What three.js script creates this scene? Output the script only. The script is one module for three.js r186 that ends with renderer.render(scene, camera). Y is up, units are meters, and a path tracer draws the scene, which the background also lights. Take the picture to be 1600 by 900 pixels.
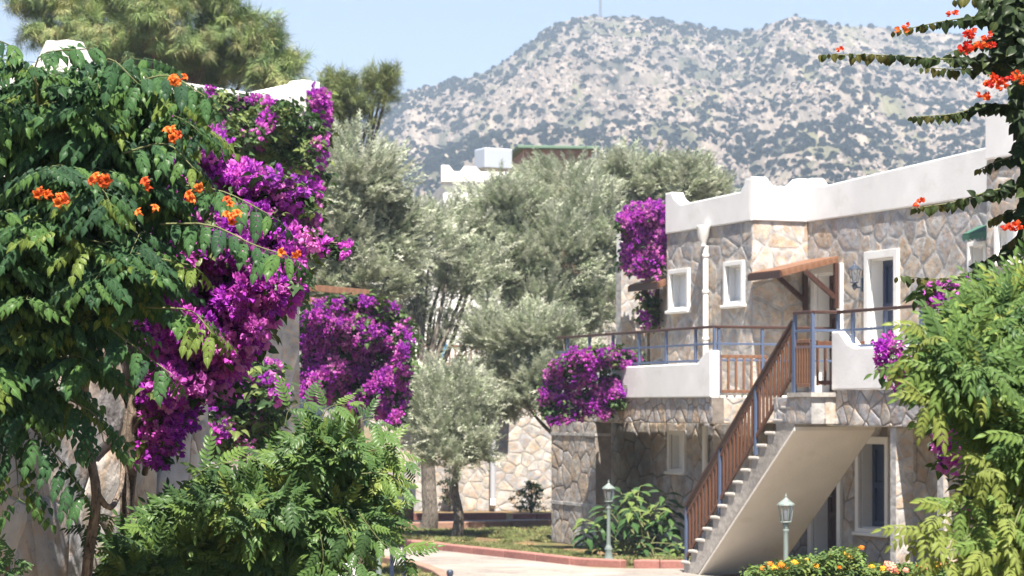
import * as THREE from 'three';
import { mergeGeometries, mergeVertices, toCreasedNormals } from 'three/addons/utils/BufferGeometryUtils.js';
import { RoundedBoxGeometry } from 'three/addons/geometries/RoundedBoxGeometry.js';
import { ImprovedNoise } from 'three/addons/math/ImprovedNoise.js';

// ------------------------------------------------------------------ camera, sky, sun, exposure
const scene = new THREE.Scene();
const EYE = 2.45, F = 3692, HORIZON = 640;                  // eye height (m); focal length and horizon in photograph pixels
const camera = new THREE.PerspectiveCamera(2 * Math.atan(450 / F) * 180 / Math.PI, 16 / 9, 0.2, 6000);
camera.setViewOffset(1600, 900, 0, 450 - HORIZON, 1600, 900);
camera.position.set(0, EYE, 0);
camera.lookAt(0, EYE, -10);
camera.focus = 10.2;
camera.userData.fStop = 9.5;
const SUN_AZ = 6 * Math.PI / 180, SUN_EL = 64 * Math.PI / 180;
const sunDir = new THREE.Vector3(Math.sin(SUN_AZ) * Math.cos(SUN_EL), Math.sin(SUN_EL), Math.cos(SUN_AZ) * Math.cos(SUN_EL));
const EXPOSURE = 3.75, SUN_POWER = 5, HAZE = 0.00045, SKY = 0.51;
{
  const w = 64, h = 512, data = new Float32Array(w * h * 4);
  const stops = [[0, .33, .405, .50], [6, .275, .352, .465], [14, .235, .315, .45], [35, .13, .205, .37], [90, .06, .115, .27]];
  for (let j = 0; j < h; j++) {
    const e = Math.max(0, (j + .5) / h * 180 - 90);
    let k = 0; while (k < stops.length - 2 && stops[k + 1][0] < e) k++;
    const a = stops[k], b = stops[k + 1], t = Math.min(1, (e - a[0]) / (b[0] - a[0]));
    for (let i = 0; i < w; i++) {
      const o = (j * w + i) * 4;
      for (let c = 0; c < 3; c++) data[o + c] = SKY * (a[c + 1] + (b[c + 1] - a[c + 1]) * t);
      data[o + 3] = 1;
    }
  }
  const sky = new THREE.DataTexture(data, w, h, THREE.RGBAFormat, THREE.FloatType);
  sky.mapping = THREE.EquirectangularReflectionMapping; sky.magFilter = THREE.LinearFilter; sky.needsUpdate = true;
  scene.background = sky; scene.environment = sky;
}
const sun = new THREE.DirectionalLight(0xfff5e8, SUN_POWER);
sun.position.copy(sunDir).multiplyScalar(160).add(new THREE.Vector3(0, 0, -35));
sun.target.position.set(0, 0, -35);
sun.castShadow = true; sun.shadow.mapSize.set(4096, 4096); sun.shadow.bias = -0.0004;
Object.assign(sun.shadow.camera, { left: -45, right: 45, top: 45, bottom: -45, near: 1, far: 400 });
scene.add(sun, sun.target);
scene.fog = new THREE.FogExp2(new THREE.Color(.62, .79, 1), HAZE);

// ------------------------------------------------------------------ helpers
function rngOf(s) { return () => { s |= 0; s = s + 0x6D2B79F5 | 0; let t = Math.imul(s ^ s >>> 15, 1 | s); t = t + Math.imul(t ^ t >>> 7, 61 | t) ^ t; return ((t ^ t >>> 14) >>> 0) / 4294967296; }; }
const V = (x, y, z) => new THREE.Vector3(x, y, z);
const P = (px, py, z) => V((px - 800) / F * z, EYE + (HORIZON - py) / F * z, -z);            // the point seen at a pixel, z metres away
const Gd = (px, py) => { const z = F * EYE / (py - HORIZON); return V((px - 800) / F * z, 0, -z); };   // the ground point there
const lerp = (a, b, t) => a + (b - a) * t, clamp = THREE.MathUtils.clamp, sstep = THREE.MathUtils.smoothstep;
const used = new Map();
function numbered(n) { const k = used.get(n) || 0; used.set(n, k + 1); return k ? n + '_' + String(k).padStart(3, '0') : n; }
function tag(o, label, category, group, kind) {
  if (label) o.userData.label = label; if (category) o.userData.category = category;
  if (group) o.userData.group = group; if (kind) o.userData.kind = kind; return o;
}
function thing(name, label, category, pos = [0, 0, 0], turn = 0, group) {
  const o = new THREE.Group(); o.name = numbered(name); scene.add(o);
  o.position.set(...pos); o.rotation.y = turn; return tag(o, label, category, group);
}
function part(name, geo, mat, parent, label) {
  const m = new THREE.Mesh(Array.isArray(geo) ? merge(geo) : geo, mat); m.name = name; parent.add(m);
  if (label) m.userData.label = label; return m;
}
function solo(name, geo, mat, label, category, group) { const m = part(name, geo, mat, scene); m.name = numbered(name); return tag(m, label, category, group); }
function struct(name, geo, mat) { const m = part(name, geo, mat, scene); m.name = numbered(name); m.userData.kind = 'structure'; return m; }
function copyOf(o, label) { const c = o.clone(); c.name = numbered(o.name.replace(/_\d{3}$/, '')); scene.add(c); if (label) c.userData.label = label; return c; }
function merge(list) {
  return mergeGeometries(list.map(g => { g = g.index ? g.toNonIndexed() : g; const o = new THREE.BufferGeometry();
    if (!g.attributes.normal) g.computeVertexNormals();
    o.setAttribute('position', g.attributes.position); o.setAttribute('normal', g.attributes.normal);
    o.setAttribute('uv', g.attributes.uv || new THREE.BufferAttribute(new Float32Array(g.attributes.position.count * 2), 2)); return o; }));
}
function uvBox(g) {                                             // uv in metres, from the side each vertex faces
  if (!g.attributes.normal) g.computeVertexNormals();
  const p = g.attributes.position, n = g.attributes.normal, uv = new Float32Array(p.count * 2);
  for (let i = 0; i < p.count; i++) {
    const x = Math.abs(n.getX(i)), y = Math.abs(n.getY(i)), z = Math.abs(n.getZ(i));
    const [a, b] = y >= x && y >= z ? [p.getX(i), p.getZ(i)] : x > z ? [p.getZ(i), p.getY(i)] : [p.getX(i), p.getY(i)];
    uv[2 * i] = a; uv[2 * i + 1] = b;
  }
  g.setAttribute('uv', new THREE.BufferAttribute(uv, 2)); return g;
}
function box(w, h, d, x = 0, y = 0, z = 0, r = 0) {             // centred in x and z, standing on y
  const g = r ? new RoundedBoxGeometry(w, h, d, 2, r) : new THREE.BoxGeometry(w, h, d);
  return uvBox(g.translate(x, y + h / 2, z));
}
function bar(a, b, w, h = w, r = 0.004) {                       // a squared bar from a to b
  const d = b.clone().sub(a), L = d.length(), g = new RoundedBoxGeometry(w, h, L, 1, Math.min(r, w / 3, h / 3));
  const up = Math.abs(d.y) > .95 * L ? V(0, 0, 1) : V(0, 1, 0);
  const z = d.normalize(), x = V().crossVectors(up, z).normalize(), y = V().crossVectors(z, x);
  uvBox(g);
  return g.applyMatrix4(new THREE.Matrix4().makeBasis(x, y, z).setPosition(a.clone().add(b).multiplyScalar(.5)));
}
function extrude(pts, depth, bevel = 0, holes = []) {           // outline in x, y; from z = 0 to z = depth
  const s = new THREE.Shape(pts.map(p => new THREE.Vector2(p[0], p[1])));
  for (const h of holes) s.holes.push(new THREE.Path(h.map(p => new THREE.Vector2(p[0], p[1]))));
  const g = new THREE.ExtrudeGeometry(s, { depth: depth - 2 * bevel, bevelEnabled: bevel > 0, bevelSize: bevel, bevelOffset: -bevel, bevelThickness: bevel, bevelSegments: 2, curveSegments: 8 });
  return uvBox(g.translate(0, 0, bevel));
}
function limb(pts, radii, seg = 6, wob = 0, rng = Math.random, per = 4) {   // a tapered, slightly gnarled tube through pts
  const curve = new THREE.CatmullRomCurve3(pts), n = (pts.length - 1) * per, pos = [], uv = [], idx = [];
  const fr = curve.computeFrenetFrames(n, false);
  let len = 0, prev = null;
  for (let i = 0; i <= n; i++) {
    const t = i / n, p = curve.getPoint(t), k = Math.min(radii.length - 2, Math.floor(t * (radii.length - 1))), r = lerp(radii[k], radii[k + 1], t * (radii.length - 1) - k);
    if (prev) len += p.distanceTo(prev); prev = p;
    for (let j = 0; j <= seg; j++) {
      const a = j / seg * Math.PI * 2, rr = r * (1 + wob * (Math.sin(3 * a + i * .7) * .5 + Math.sin(i * 1.3 + a) * .5));
      pos.push(p.x + rr * (Math.cos(a) * fr.normals[i].x + Math.sin(a) * fr.binormals[i].x), p.y + rr * (Math.cos(a) * fr.normals[i].y + Math.sin(a) * fr.binormals[i].y), p.z + rr * (Math.cos(a) * fr.normals[i].z + Math.sin(a) * fr.binormals[i].z));
      uv.push(a * r, len);
    }
  }
  for (let i = 0; i < n; i++) for (let j = 0; j < seg; j++) { const a = i * (seg + 1) + j, b = a + seg + 1; idx.push(a, a + 1, b, b, a + 1, b + 1); }
  const g = new THREE.BufferGeometry(); g.setAttribute('position', new THREE.Float32BufferAttribute(pos, 3)); g.setAttribute('uv', new THREE.Float32BufferAttribute(uv, 2)); g.setIndex(idx); g.computeVertexNormals(); return g;
}
function lathe(pts, seg = 12) { return new THREE.LatheGeometry(pts.map(p => new THREE.Vector2(p[0], p[1])), seg); }
function inPoly(x, y, q) { let c = false; for (let i = 0, j = q.length - 1; i < q.length; j = i++) if ((q[i][1] > y) !== (q[j][1] > y) && x < (q[j][0] - q[i][0]) * (y - q[i][1]) / (q[j][1] - q[i][1]) + q[i][0]) c = !c; return c; }
function sampler(poly, rng) {
  const xs = poly.map(p => p[0]), ys = poly.map(p => p[1]), x0 = Math.min(...xs), x1 = Math.max(...xs), y0 = Math.min(...ys), y1 = Math.max(...ys);
  return () => { for (;;) { const x = lerp(x0, x1, rng()), y = lerp(y0, y1, rng()); if (inPoly(x, y, poly)) return [x, y]; } };
}

// ------------------------------------------------------------------ textures (grain and relief only)
function latt(seed) { return (x, y, per) => { x = ((x % per) + per) % per; y = ((y % per) + per) % per; let h = Math.imul(x, 374761393) + Math.imul(y, 668265263) + Math.imul(seed, 974634541) | 0; h = Math.imul(h ^ h >>> 13, 1274126177); return ((h ^ h >>> 16) >>> 0) / 4294967296; }; }
function vnoise(u, v, per, seed) { const l = latt(seed), x = u * per, y = v * per, i = Math.floor(x), j = Math.floor(y), f = x - i, g = y - j, s = f * f * (3 - 2 * f), t = g * g * (3 - 2 * g); return lerp(lerp(l(i, j, per), l(i + 1, j, per), s), lerp(l(i, j + 1, per), l(i + 1, j + 1, per), s), t); }
function fbm(u, v, per, oct, seed) { let s = 0, a = .5, t = 0; for (let o = 0; o < oct; o++) { s += a * vnoise(u, v, per << o, seed + o * 17); t += a; a *= .55; } return s / t; }
function tex(size, fn, srgb, rx = 1, ry = rx) {
  const d = new Uint8Array(size * size * 4);
  for (let j = 0; j < size; j++) for (let i = 0; i < size; i++) { const c = fn(i / size, j / size), o = (j * size + i) * 4, q = Array.isArray(c) ? c : [c, c, c]; for (let k = 0; k < 3; k++) d[o + k] = clamp(q[k], 0, 1) * 255; d[o + 3] = 255; }
  const t = new THREE.DataTexture(d, size, size); t.wrapS = t.wrapT = THREE.RepeatWrapping; t.magFilter = THREE.LinearFilter; t.minFilter = THREE.LinearMipmapLinearFilter; t.generateMipmaps = true;
  t.repeat.set(1 / rx, 1 / ry); if (srgb) t.colorSpace = THREE.SRGBColorSpace; t.needsUpdate = true; return t;
}
const T = {};
T.stone = tex(512, (u, v) => { const a = fbm(u, v, 5, 6, 3), b = fbm(u + .13 * a, v, 9, 4, 40), vein = Math.abs(fbm(u, v + .3 * b, 4, 4, 71) - .5); const k = .66 + .46 * a + .16 * (b - .5) - (vein < .014 ? .1 : 0), o = sstep(b, .46, .62) * .13; return [k + .01, k - o * .45, k - o * .9]; }, true, .9);
T.stoneB = tex(512, (u, v) => fbm(u, v, 6, 7, 9), false, .6);
T.mortar = tex(256, (u, v) => .70 + .4 * fbm(u, v, 8, 5, 21), true, 1.1);
T.plaster = tex(512, (u, v) => { const k = .9 + .13 * (fbm(u, v, 4, 6, 33) - .4), s = sstep(fbm(u * 1, v, 12, 3, 91), .66, .8) * .025; return [k - s, k - s * 1.1, k - s * 1.4]; }, true, 2.6);
T.plasterB = tex(512, (u, v) => fbm(u, v, 40, 4, 55) * .7 + .3 * fbm(u, v, 6, 3, 5), false, 1.0);
T.conc = tex(512, (u, v) => { const k = .88 + .3 * (fbm(u, v, 5, 7, 61) - .5) + .18 * (fbm(u, v, 90, 2, 14) - .5), s = sstep(fbm(u, v, 7, 5, 8), .58, .7) * .08; return [k - s, k - s, k - s * .9]; }, true, 3.1);
T.dirt = tex(512, (u, v) => { const k = .80 + .5 * (fbm(u, v, 8, 7, 77) - .5), g = sstep(fbm(u, v, 5, 5, 31), .45, .62); return [k * lerp(1, .62, g), k * lerp(.88, .72, g), k * lerp(.68, .36, g)]; }, true, 4.3);
T.wood = tex(256, (u, v) => { const g = fbm(u * 1, v, 3, 3, 2), s = fbm((u * 6 + .25 * g) % 1, v, 8, 5, 12); return .62 + .5 * (s - .35) + .2 * (g - .5); }, true, .11, .9);
T.bark = tex(256, (u, v) => { const s = fbm(u, (v * 1 + .1 * fbm(u, v, 4, 3, 4)) % 1, 8, 5, 6), r = Math.abs(fbm(u, v, 6, 4, 16) - .5); return .35 + .75 * s - (r < .03 ? .2 : 0); }, true, .16, .5);
T.barkB = tex(256, (u, v) => { const r = Math.abs(fbm(u, v, 7, 4, 16) - .5); return .4 + .6 * fbm(u, v, 9, 5, 6) - (r < .05 ? .4 : 0); }, false, .1, .35);
T.leaf = tex(128, (u, v) => { const m = Math.abs(u - .5), k = .78 + .3 * (fbm(u, v, 6, 3, 5) - .4), vein = m < .04 ? .2 : Math.abs(((v * 6 + m * 3) % 1) - .5) < .06 ? .07 : 0; return [k + vein, k + vein, k + vein * .5]; }, true);
T.rock = tex(1024, (u, v) => { const a = fbm(u, v, 14, 7, 3), b = fbm(u + .1 * a, v, 40, 5, 13), k = .62 + .5 * (a - .4) + .5 * (b - .5), g = sstep(fbm(u, v, 11, 6, 48), .5, .6); return [lerp(k, k * .72, g), lerp(k * .97, k * .74, g), lerp(k * .92, k * .58, g)]; }, true, 120);
T.rockB = tex(1024, (u, v) => { const a = fbm(u, v, 22, 7, 3); return .5 * a + .5 * (1 - Math.abs(fbm(u, v, 30, 6, 27) * 2 - 1)); }, false, 160);
function M(r, g, b, o = {}) { const m = new (o.physical ? THREE.MeshPhysicalMaterial : THREE.MeshStandardMaterial)({ roughness: .85, ...(o.m || {}) }); m.color.setRGB(r, g, b); return m; }
const stoneM = [[.45, .425, .38], [.455, .445, .43], [.395, .405, .425], [.45, .395, .33], [.43, .425, .415], [.35, .362, .385], [.50, .485, .46], [.42, .38, .335]].map(c => M(...c, { m: { map: T.stone, bumpMap: T.stoneB, bumpScale: .012, roughness: .88 } }));
const mortarM = M(.425, .418, .41, { m: { map: T.mortar, bumpMap: T.stoneB, bumpScale: .012, roughness: .95 } });
const midMortarM = M(.35, .335, .31, { m: { map: T.mortar, bumpMap: T.stoneB, bumpScale: .012, roughness: .95 } });
const darkMortarM = M(.235, .205, .18, { m: { map: T.mortar, bumpMap: T.stoneB, bumpScale: .012, roughness: .95 } });
const plasterM = M(.81, .81, .81, { m: { map: T.plaster, bumpMap: T.plasterB, bumpScale: .002, roughness: .9 } });
const trimM = M(.80, .80, .79, { m: { map: T.plaster, bumpMap: T.plasterB, bumpScale: .0015, roughness: .75 } });
const creamM = M(.82, .775, .69, { m: { map: T.plaster, bumpMap: T.plasterB, bumpScale: .004, roughness: .92 } });
const concM = M(.30, .268, .238, { m: { map: T.conc, bumpMap: T.stoneB, bumpScale: .006, roughness: .93 } });
const stepM = M(.47, .44, .40, { m: { map: T.conc, bumpMap: T.stoneB, bumpScale: .008, roughness: .93 } });
const kerbM = M(.29, .125, .105, { m: { map: T.conc, bumpMap: T.stoneB, bumpScale: .005, roughness: .85 } });
const kerbOldM = M(.25, .15, .11, { m: { map: T.conc, bumpMap: T.stoneB, bumpScale: .006, roughness: .9 } });
const paveM = M(.26, .25, .24, { m: { map: T.conc, bumpMap: T.stoneB, bumpScale: .005 } });
const dirtM = M(.24, .205, .15, { m: { map: T.dirt, bumpMap: T.stoneB, bumpScale: .02, roughness: 1 } });
const woodM = M(.25, .10, .05, { m: { map: T.wood, bumpMap: T.wood, bumpScale: .001, roughness: .55 } });
const darkWoodM = M(.105, .042, .03, { m: { map: T.wood, bumpMap: T.wood, bumpScale: .001, roughness: .5 } });
const paleWoodM = M(.36, .17, .09, { m: { map: T.wood, bumpMap: T.wood, bumpScale: .001, roughness: .6 } });
const blueM = M(.075, .105, .18, { m: { roughness: .45, metalness: .1 } });
const navyM = M(.022, .034, .08, { m: { roughness: .4 } });
const blindM = M(.66, .69, .72, { m: { roughness: .7 } });
const lampM = M(.20, .25, .235, { m: { roughness: .5, map: T.conc } });
const wallLampM = M(.04, .055, .085, { m: { roughness: .4, metalness: .2 } });
const glassM = M(.9, .93, .95, { physical: 1, m: { transmission: 1, thickness: 0, roughness: .06, ior: 1.5 } });
const pvcM = M(.74, .73, .71, { m: { roughness: .55, map: T.plaster } });
const barkM = M(.26, .20, .155, { m: { map: T.bark, bumpMap: T.barkB, bumpScale: .012, roughness: .95 } });
const oliveBarkM = M(.30, .26, .22, { m: { map: T.bark, bumpMap: T.barkB, bumpScale: .02, roughness: .95 } });
const pineBarkM = M(.24, .16, .115, { m: { map: T.bark, bumpMap: T.barkB, bumpScale: .03, roughness: .95 } });
const twigM = M(.10, .11, .04, { m: { roughness: .8 } });
function leafM(r, g, b, { tr = .34, coat = .14, cr = .32, ...m } = {}) {
  return M(r, g, b, { physical: 1, m: { map: T.leaf, transmission: tr, thickness: 0, roughness: .92, specularIntensity: .25, clearcoat: coat, clearcoatRoughness: cr, side: THREE.DoubleSide, ...m } });
}
// ------------------------------------------------------------------ ground, path, lawns, kerbs
const perlin = new ImprovedNoise();
const pn = (x, y, z = 0) => perlin.noise(x, y, z);
{ const g = new THREE.PlaneGeometry(2400, 2600, 8, 8).rotateX(-Math.PI / 2).translate(0, 0, -900); struct('ground', uvBox(g), dirtM); }
function sheet(name, pts, y, mat) { const s = new THREE.Shape(pts.map(p => new THREE.Vector2(p.x, -p.z))), g = new THREE.ShapeGeometry(s, 24); g.rotateX(-Math.PI / 2).translate(0, y, 0); return struct(name, uvBox(g), mat); }
const gp = (...l) => l.map(p => Gd(...p));
sheet('path', gp([520, 843], [560, 846], [617, 853], [700, 862], [800, 873], [925, 887], [985, 889], [1075, 889], [1100, 894], [1260, 925], [1700, 985], [2300, 1500], [760, 1500], [720, 1020], [716, 925], [690, 902], [640, 884], [560, 874], [480, 868]), .006, concM);  // unseen near part is added pale paving that bounces light onto the stair soffit
sheet('path', gp([560, 813], [880, 811.5], [880, 820], [560, 822]), .006, paveM);
function kerbRun(name, pts, w, h, mat, parent) {                // a kerb of separate cast lengths along pts
  const c = new THREE.CatmullRomCurve3(pts, false, 'catmullrom', .3), n = Math.max(2, Math.round(c.getLength() / 1.1));
  const o = thing(name); o.userData.kind = 'structure';
  for (let i = 0; i < n; i++) {
    const a = c.getPointAt(i / n), b = c.getPointAt((i + 1) / n), d = b.clone().sub(a), L = d.length();
    const g = new RoundedBoxGeometry(L - .008, h + .1, w, 2, .022); uvBox(g);
    g.translate(0, h / 2 - .05, 0).applyMatrix4(new THREE.Matrix4().makeRotationY(Math.atan2(-d.z, d.x))).translate((a.x + b.x) / 2, pn(i * .7, 3.3, 1) * .008, (a.z + b.z) / 2);
    part('kerb_block', g, mat, o);
  }
  return o;
}
kerbRun('kerb', gp([470, 839], [560, 845], [617, 852], [700, 861], [800, 872], [925, 886], [975, 887]), .17, .125, kerbM);
kerbRun('kerb', gp([990, 887.5], [1072, 888]), .17, .125, kerbM);
kerbRun('kerb', gp([560, 813], [700, 813], [790, 812]), .2, .16, kerbM);
kerbRun('kerb', gp([800, 811], [872, 810]), .2, .12, kerbM);
kerbRun('kerb', gp([630, 827], [760, 825], [870, 822]), .2, .14, kerbOldM);
kerbRun('kerb', gp([560, 873], [630, 883], [680, 898], [708, 920], [712, 960]), .18, .1, kerbOldM);

// ------------------------------------------------------------------ hill
const RIDGE = [[-300, 300], [200, 300], [420, 270], [520, 235], [600, 172], [640, 140], [700, 128], [760, 110], [805, 84], [850, 47], [900, 28], [960, 27], [1030, 31], [1060, 37], [1130, 47], [1180, 46], [1215, 32], [1240, 26], [1290, 34], [1340, 41], [1400, 45], [1450, 50], [1560, 60], [1700, 80], [1950, 150], [2300, 300]];
function ridgeAt(px) { let k = 0; while (k < RIDGE.length - 2 && RIDGE[k + 1][0] < px) k++; const a = RIDGE[k], b = RIDGE[k + 1]; return lerp(a[1], b[1], clamp((px - a[0]) / (b[0] - a[0]), 0, 1)); }
function hillPoint(px, t) {                                     // t: 0 at the foot, 1 on the ridge, up to 1.4 behind it
  const r0 = 330, r1 = 960 + 60 * pn(px * .004, 7.7, 0), r = lerp(r0, r1, t), x = (px - 800) / F * r, z = -r;
  const Hh = (HORIZON - ridgeAt(px)) / F * r1 + EYE;
  const prof = t < 1 ? .0 + t * (.86 + .14 * t) : 1 - (t - 1) * .9;
  let n = 0, a = 5.4, f = .017;
  for (let o = 0; o < 6; o++) { const q = pn(x * f, z * f * .6, 3.1 + o * 9.2); n += a * (o > 1 ? .5 - 2 * Math.abs(q) : q * 1.4); f *= 2.03; a *= .64; }
  const keep = clamp(1 - Math.abs(t - 1) * 6, 0, 1);
  return V(x, Hh * prof + n * (.35 + .65 * sstep(t, 0, .2)) * (1 - .78 * keep) - 4 * (1 - sstep(t, 0, .1)), z);
}
{
  const nx = 520, nt = 300, pos = [], uv = [], idx = [];
  for (let j = 0; j <= nt; j++) for (let i = 0; i <= nx; i++) { const p = hillPoint(lerp(-150, 2050, i / nx), j / nt * 1.25); pos.push(p.x, p.y, p.z); uv.push(p.x, p.z * .5 + p.y * .8); }
  for (let j = 0; j < nt; j++) for (let i = 0; i < nx; i++) { const a = j * (nx + 1) + i, b = a + nx + 1; idx.push(a, a + 1, b, b, a + 1, b + 1); }
  const g = new THREE.BufferGeometry(); g.setAttribute('position', new THREE.Float32BufferAttribute(pos, 3)); g.setAttribute('uv', new THREE.Float32BufferAttribute(uv, 2)); g.setIndex(idx); g.computeVertexNormals();
  struct('hill', g, M(.30, .265, .235, { m: { map: T.rock, bumpMap: T.rockB, bumpScale: 2.0, roughness: 1 } }));
}
function clump(rng, n, flat) {                                  // a small bushy clump of facing leaf faces round an uneven core
  const pos = [], nor = [];
  for (let i = 0; i < n; i++) {
    const a = rng() * 6.283, c = rng() * 1.15 - .15, s = Math.sqrt(Math.max(0, 1 - c * c)), d = V(s * Math.cos(a), c, s * Math.sin(a)), r = .55 + .45 * rng() ** .5;
    const ctr = d.clone().multiplyScalar(r); ctr.y *= flat;
    const q = V(rng() - .5, rng() - .5, rng() - .5).normalize(), u = V().crossVectors(d.clone().lerp(q, .55), q).normalize(), w = V().crossVectors(u, d).normalize(), k = .16 + .16 * rng();
    const tri = [ctr.clone().addScaledVector(u, k), ctr.clone().addScaledVector(u, -k * .6).addScaledVector(w, k), ctr.clone().addScaledVector(u, -k * .5).addScaledVector(w, -k)];
    for (const p of tri) { pos.push(p.x, p.y, p.z); const m = d.clone().lerp(V(0, 1, 0), .25).normalize(); nor.push(m.x, m.y, m.z); }
  }
  const g = new THREE.BufferGeometry(); g.setAttribute('position', new THREE.Float32BufferAttribute(pos, 3)); g.setAttribute('normal', new THREE.Float32BufferAttribute(nor, 3)); return g;
}
function instances(name, geo, mat, list, parent, kind = 'stuff') { // list: {m: Matrix4, c: [r, g, b]}
  const o = new THREE.InstancedMesh(geo, mat, list.length); o.name = name; const c = new THREE.Color();
  list.forEach((q, i) => { o.setMatrixAt(i, q.m); if (q.c) o.setColorAt(i, c.setRGB(...q.c)); });
  if (kind) o.userData.kind = kind; parent.add(o); return o;
}
{
  const rng = rngOf(11), list = [], g = clump(rng, 110, .75), q = new THREE.Quaternion(), e = new THREE.Euler();
  for (let k = 0; k < 140000 && list.length < 25000; k++) {
    const px = lerp(380, 1720, rng()), t = rng() ** .8 * 1.03, p = hillPoint(px, t), den = .45 * pn(p.x * .012, p.z * .007, 5) + .5 * pn(p.x * .035, p.z * .02, 8) + .7 * pn(p.x * .1, p.z * .06, 18);
    const ridge = sstep(t, .86, 1) * .05 + (px > 1020 && px < 1200 ? sstep(t, .8, 1) * .3 : 0) + (px < 760 ? .1 : 0);
    if (rng() > sstep(den + ridge + .25 * (1 - sstep(t, .45, .8)), -.3, .75) * .75 + .08) continue;
    const s = (.4 + 1.1 * rng() ** 2.6) * (px < 780 ? 1.1 : 1), tone = .75 + .6 * rng();
    const m = new THREE.Matrix4().compose(p.add(V(0, s * .25, 0)), q.setFromEuler(e.set(0, rng() * 6.28, 0)), V(s * (.8 + .5 * rng()), s * (1.1 + .6 * rng()), s * (.8 + .4 * rng())));
    list.push({ m, c: [.155 * tone, .205 * tone * (.9 + .25 * rng()), .10 * tone] });
  }
  const o = instances('scrub', g, M(1, 1, 1, { m: { roughness: .95, side: THREE.DoubleSide } }), list, scene);
  tag(o, 'dark green scrub dotted over the pale rocky hillside', 'scrub');
}
{ // pale rock outcrops
  const rng = rngOf(12), g = new THREE.IcosahedronGeometry(1, 2), p = g.attributes.position;
  for (let i = 0; i < p.count; i++) { const v = V(p.getX(i), p.getY(i), p.getZ(i)), k = .78 + .55 * pn(v.x * 1.3, v.y * 1.3, v.z * 1.3 + 4) + .22 * Math.abs(pn(v.x * 3.4, v.y * 3.4, v.z * 3.4)); p.setXYZ(i, v.x * k, v.y * k, v.z * k); }
  g.computeVertexNormals();
  const list = [], q = new THREE.Quaternion(), e = new THREE.Euler();
  for (let k = 0; k < 90000 && list.length < 15000; k++) {
    const px = lerp(380, 1720, rng()), t = rng() ** .8 * .995, c = hillPoint(px, t), den = pn(c.x * .03, c.z * .018, 41) + .7 * pn(c.x * .09, c.z * .05, 51);
    if (rng() > sstep(den, -.35, .45)) continue;
    const s = (.45 + 1.4 * rng() ** 3) * (t > .93 ? .6 : 1), tone = .8 + .35 * rng();
    list.push({ m: new THREE.Matrix4().compose(c.add(V(0, -s * .2, 0)), q.setFromEuler(e.set((rng() - .5) * .8, rng() * 6.28, (rng() - .5) * .8)), V(s * (.8 + .5 * rng()), s * (.8 + .7 * rng()), s * (.8 + .5 * rng()))), c: [.24 * tone, .215 * tone, .19 * tone] });
  }
  tag(instances('boulders', g, M(1, 1, 1, { m: { map: T.stone, roughness: 1 } }), list, scene), 'pale grey boulders and ledges scattered up the hillside', 'boulders');
}
{
  const b = hillPoint(938, 1), t = thing('radio_mast', 'thin lattice mast standing on the hill summit', 'mast', [b.x, b.y - 1, b.z]);
  const mm = M(.12, .12, .14, { m: { roughness: .5, metalness: .4 } }), g = [], H = 15;
  for (const [x, z] of [[-.5, -.4], [.5, -.4], [0, .5]]) g.push(bar(V(x, 0, z), V(x * .4, H, z * .4), .3, .3, .02));
  part('mast_leg', g, mm, t);
  const r = []; for (let k = 0; k < 10; k++) { const s = 1 - .06 * k, y = k * 1.5; r.push(bar(V(-.5 * s, y, -.4 * s), V(.5 * s, y + 1.5, -.4 * s), .09), bar(V(.5 * s, y, -.4 * s), V(0, y + 1.5, .5 * s), .09), bar(V(0, y, .5 * s), V(-.5 * s, y + 1.5, -.4 * s), .09)); }
  part('lattice', r, mm, t); part('antenna', bar(V(0, H, 0), V(0, H + 3, 0), .12, .12, .02), mm, t);
}

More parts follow.
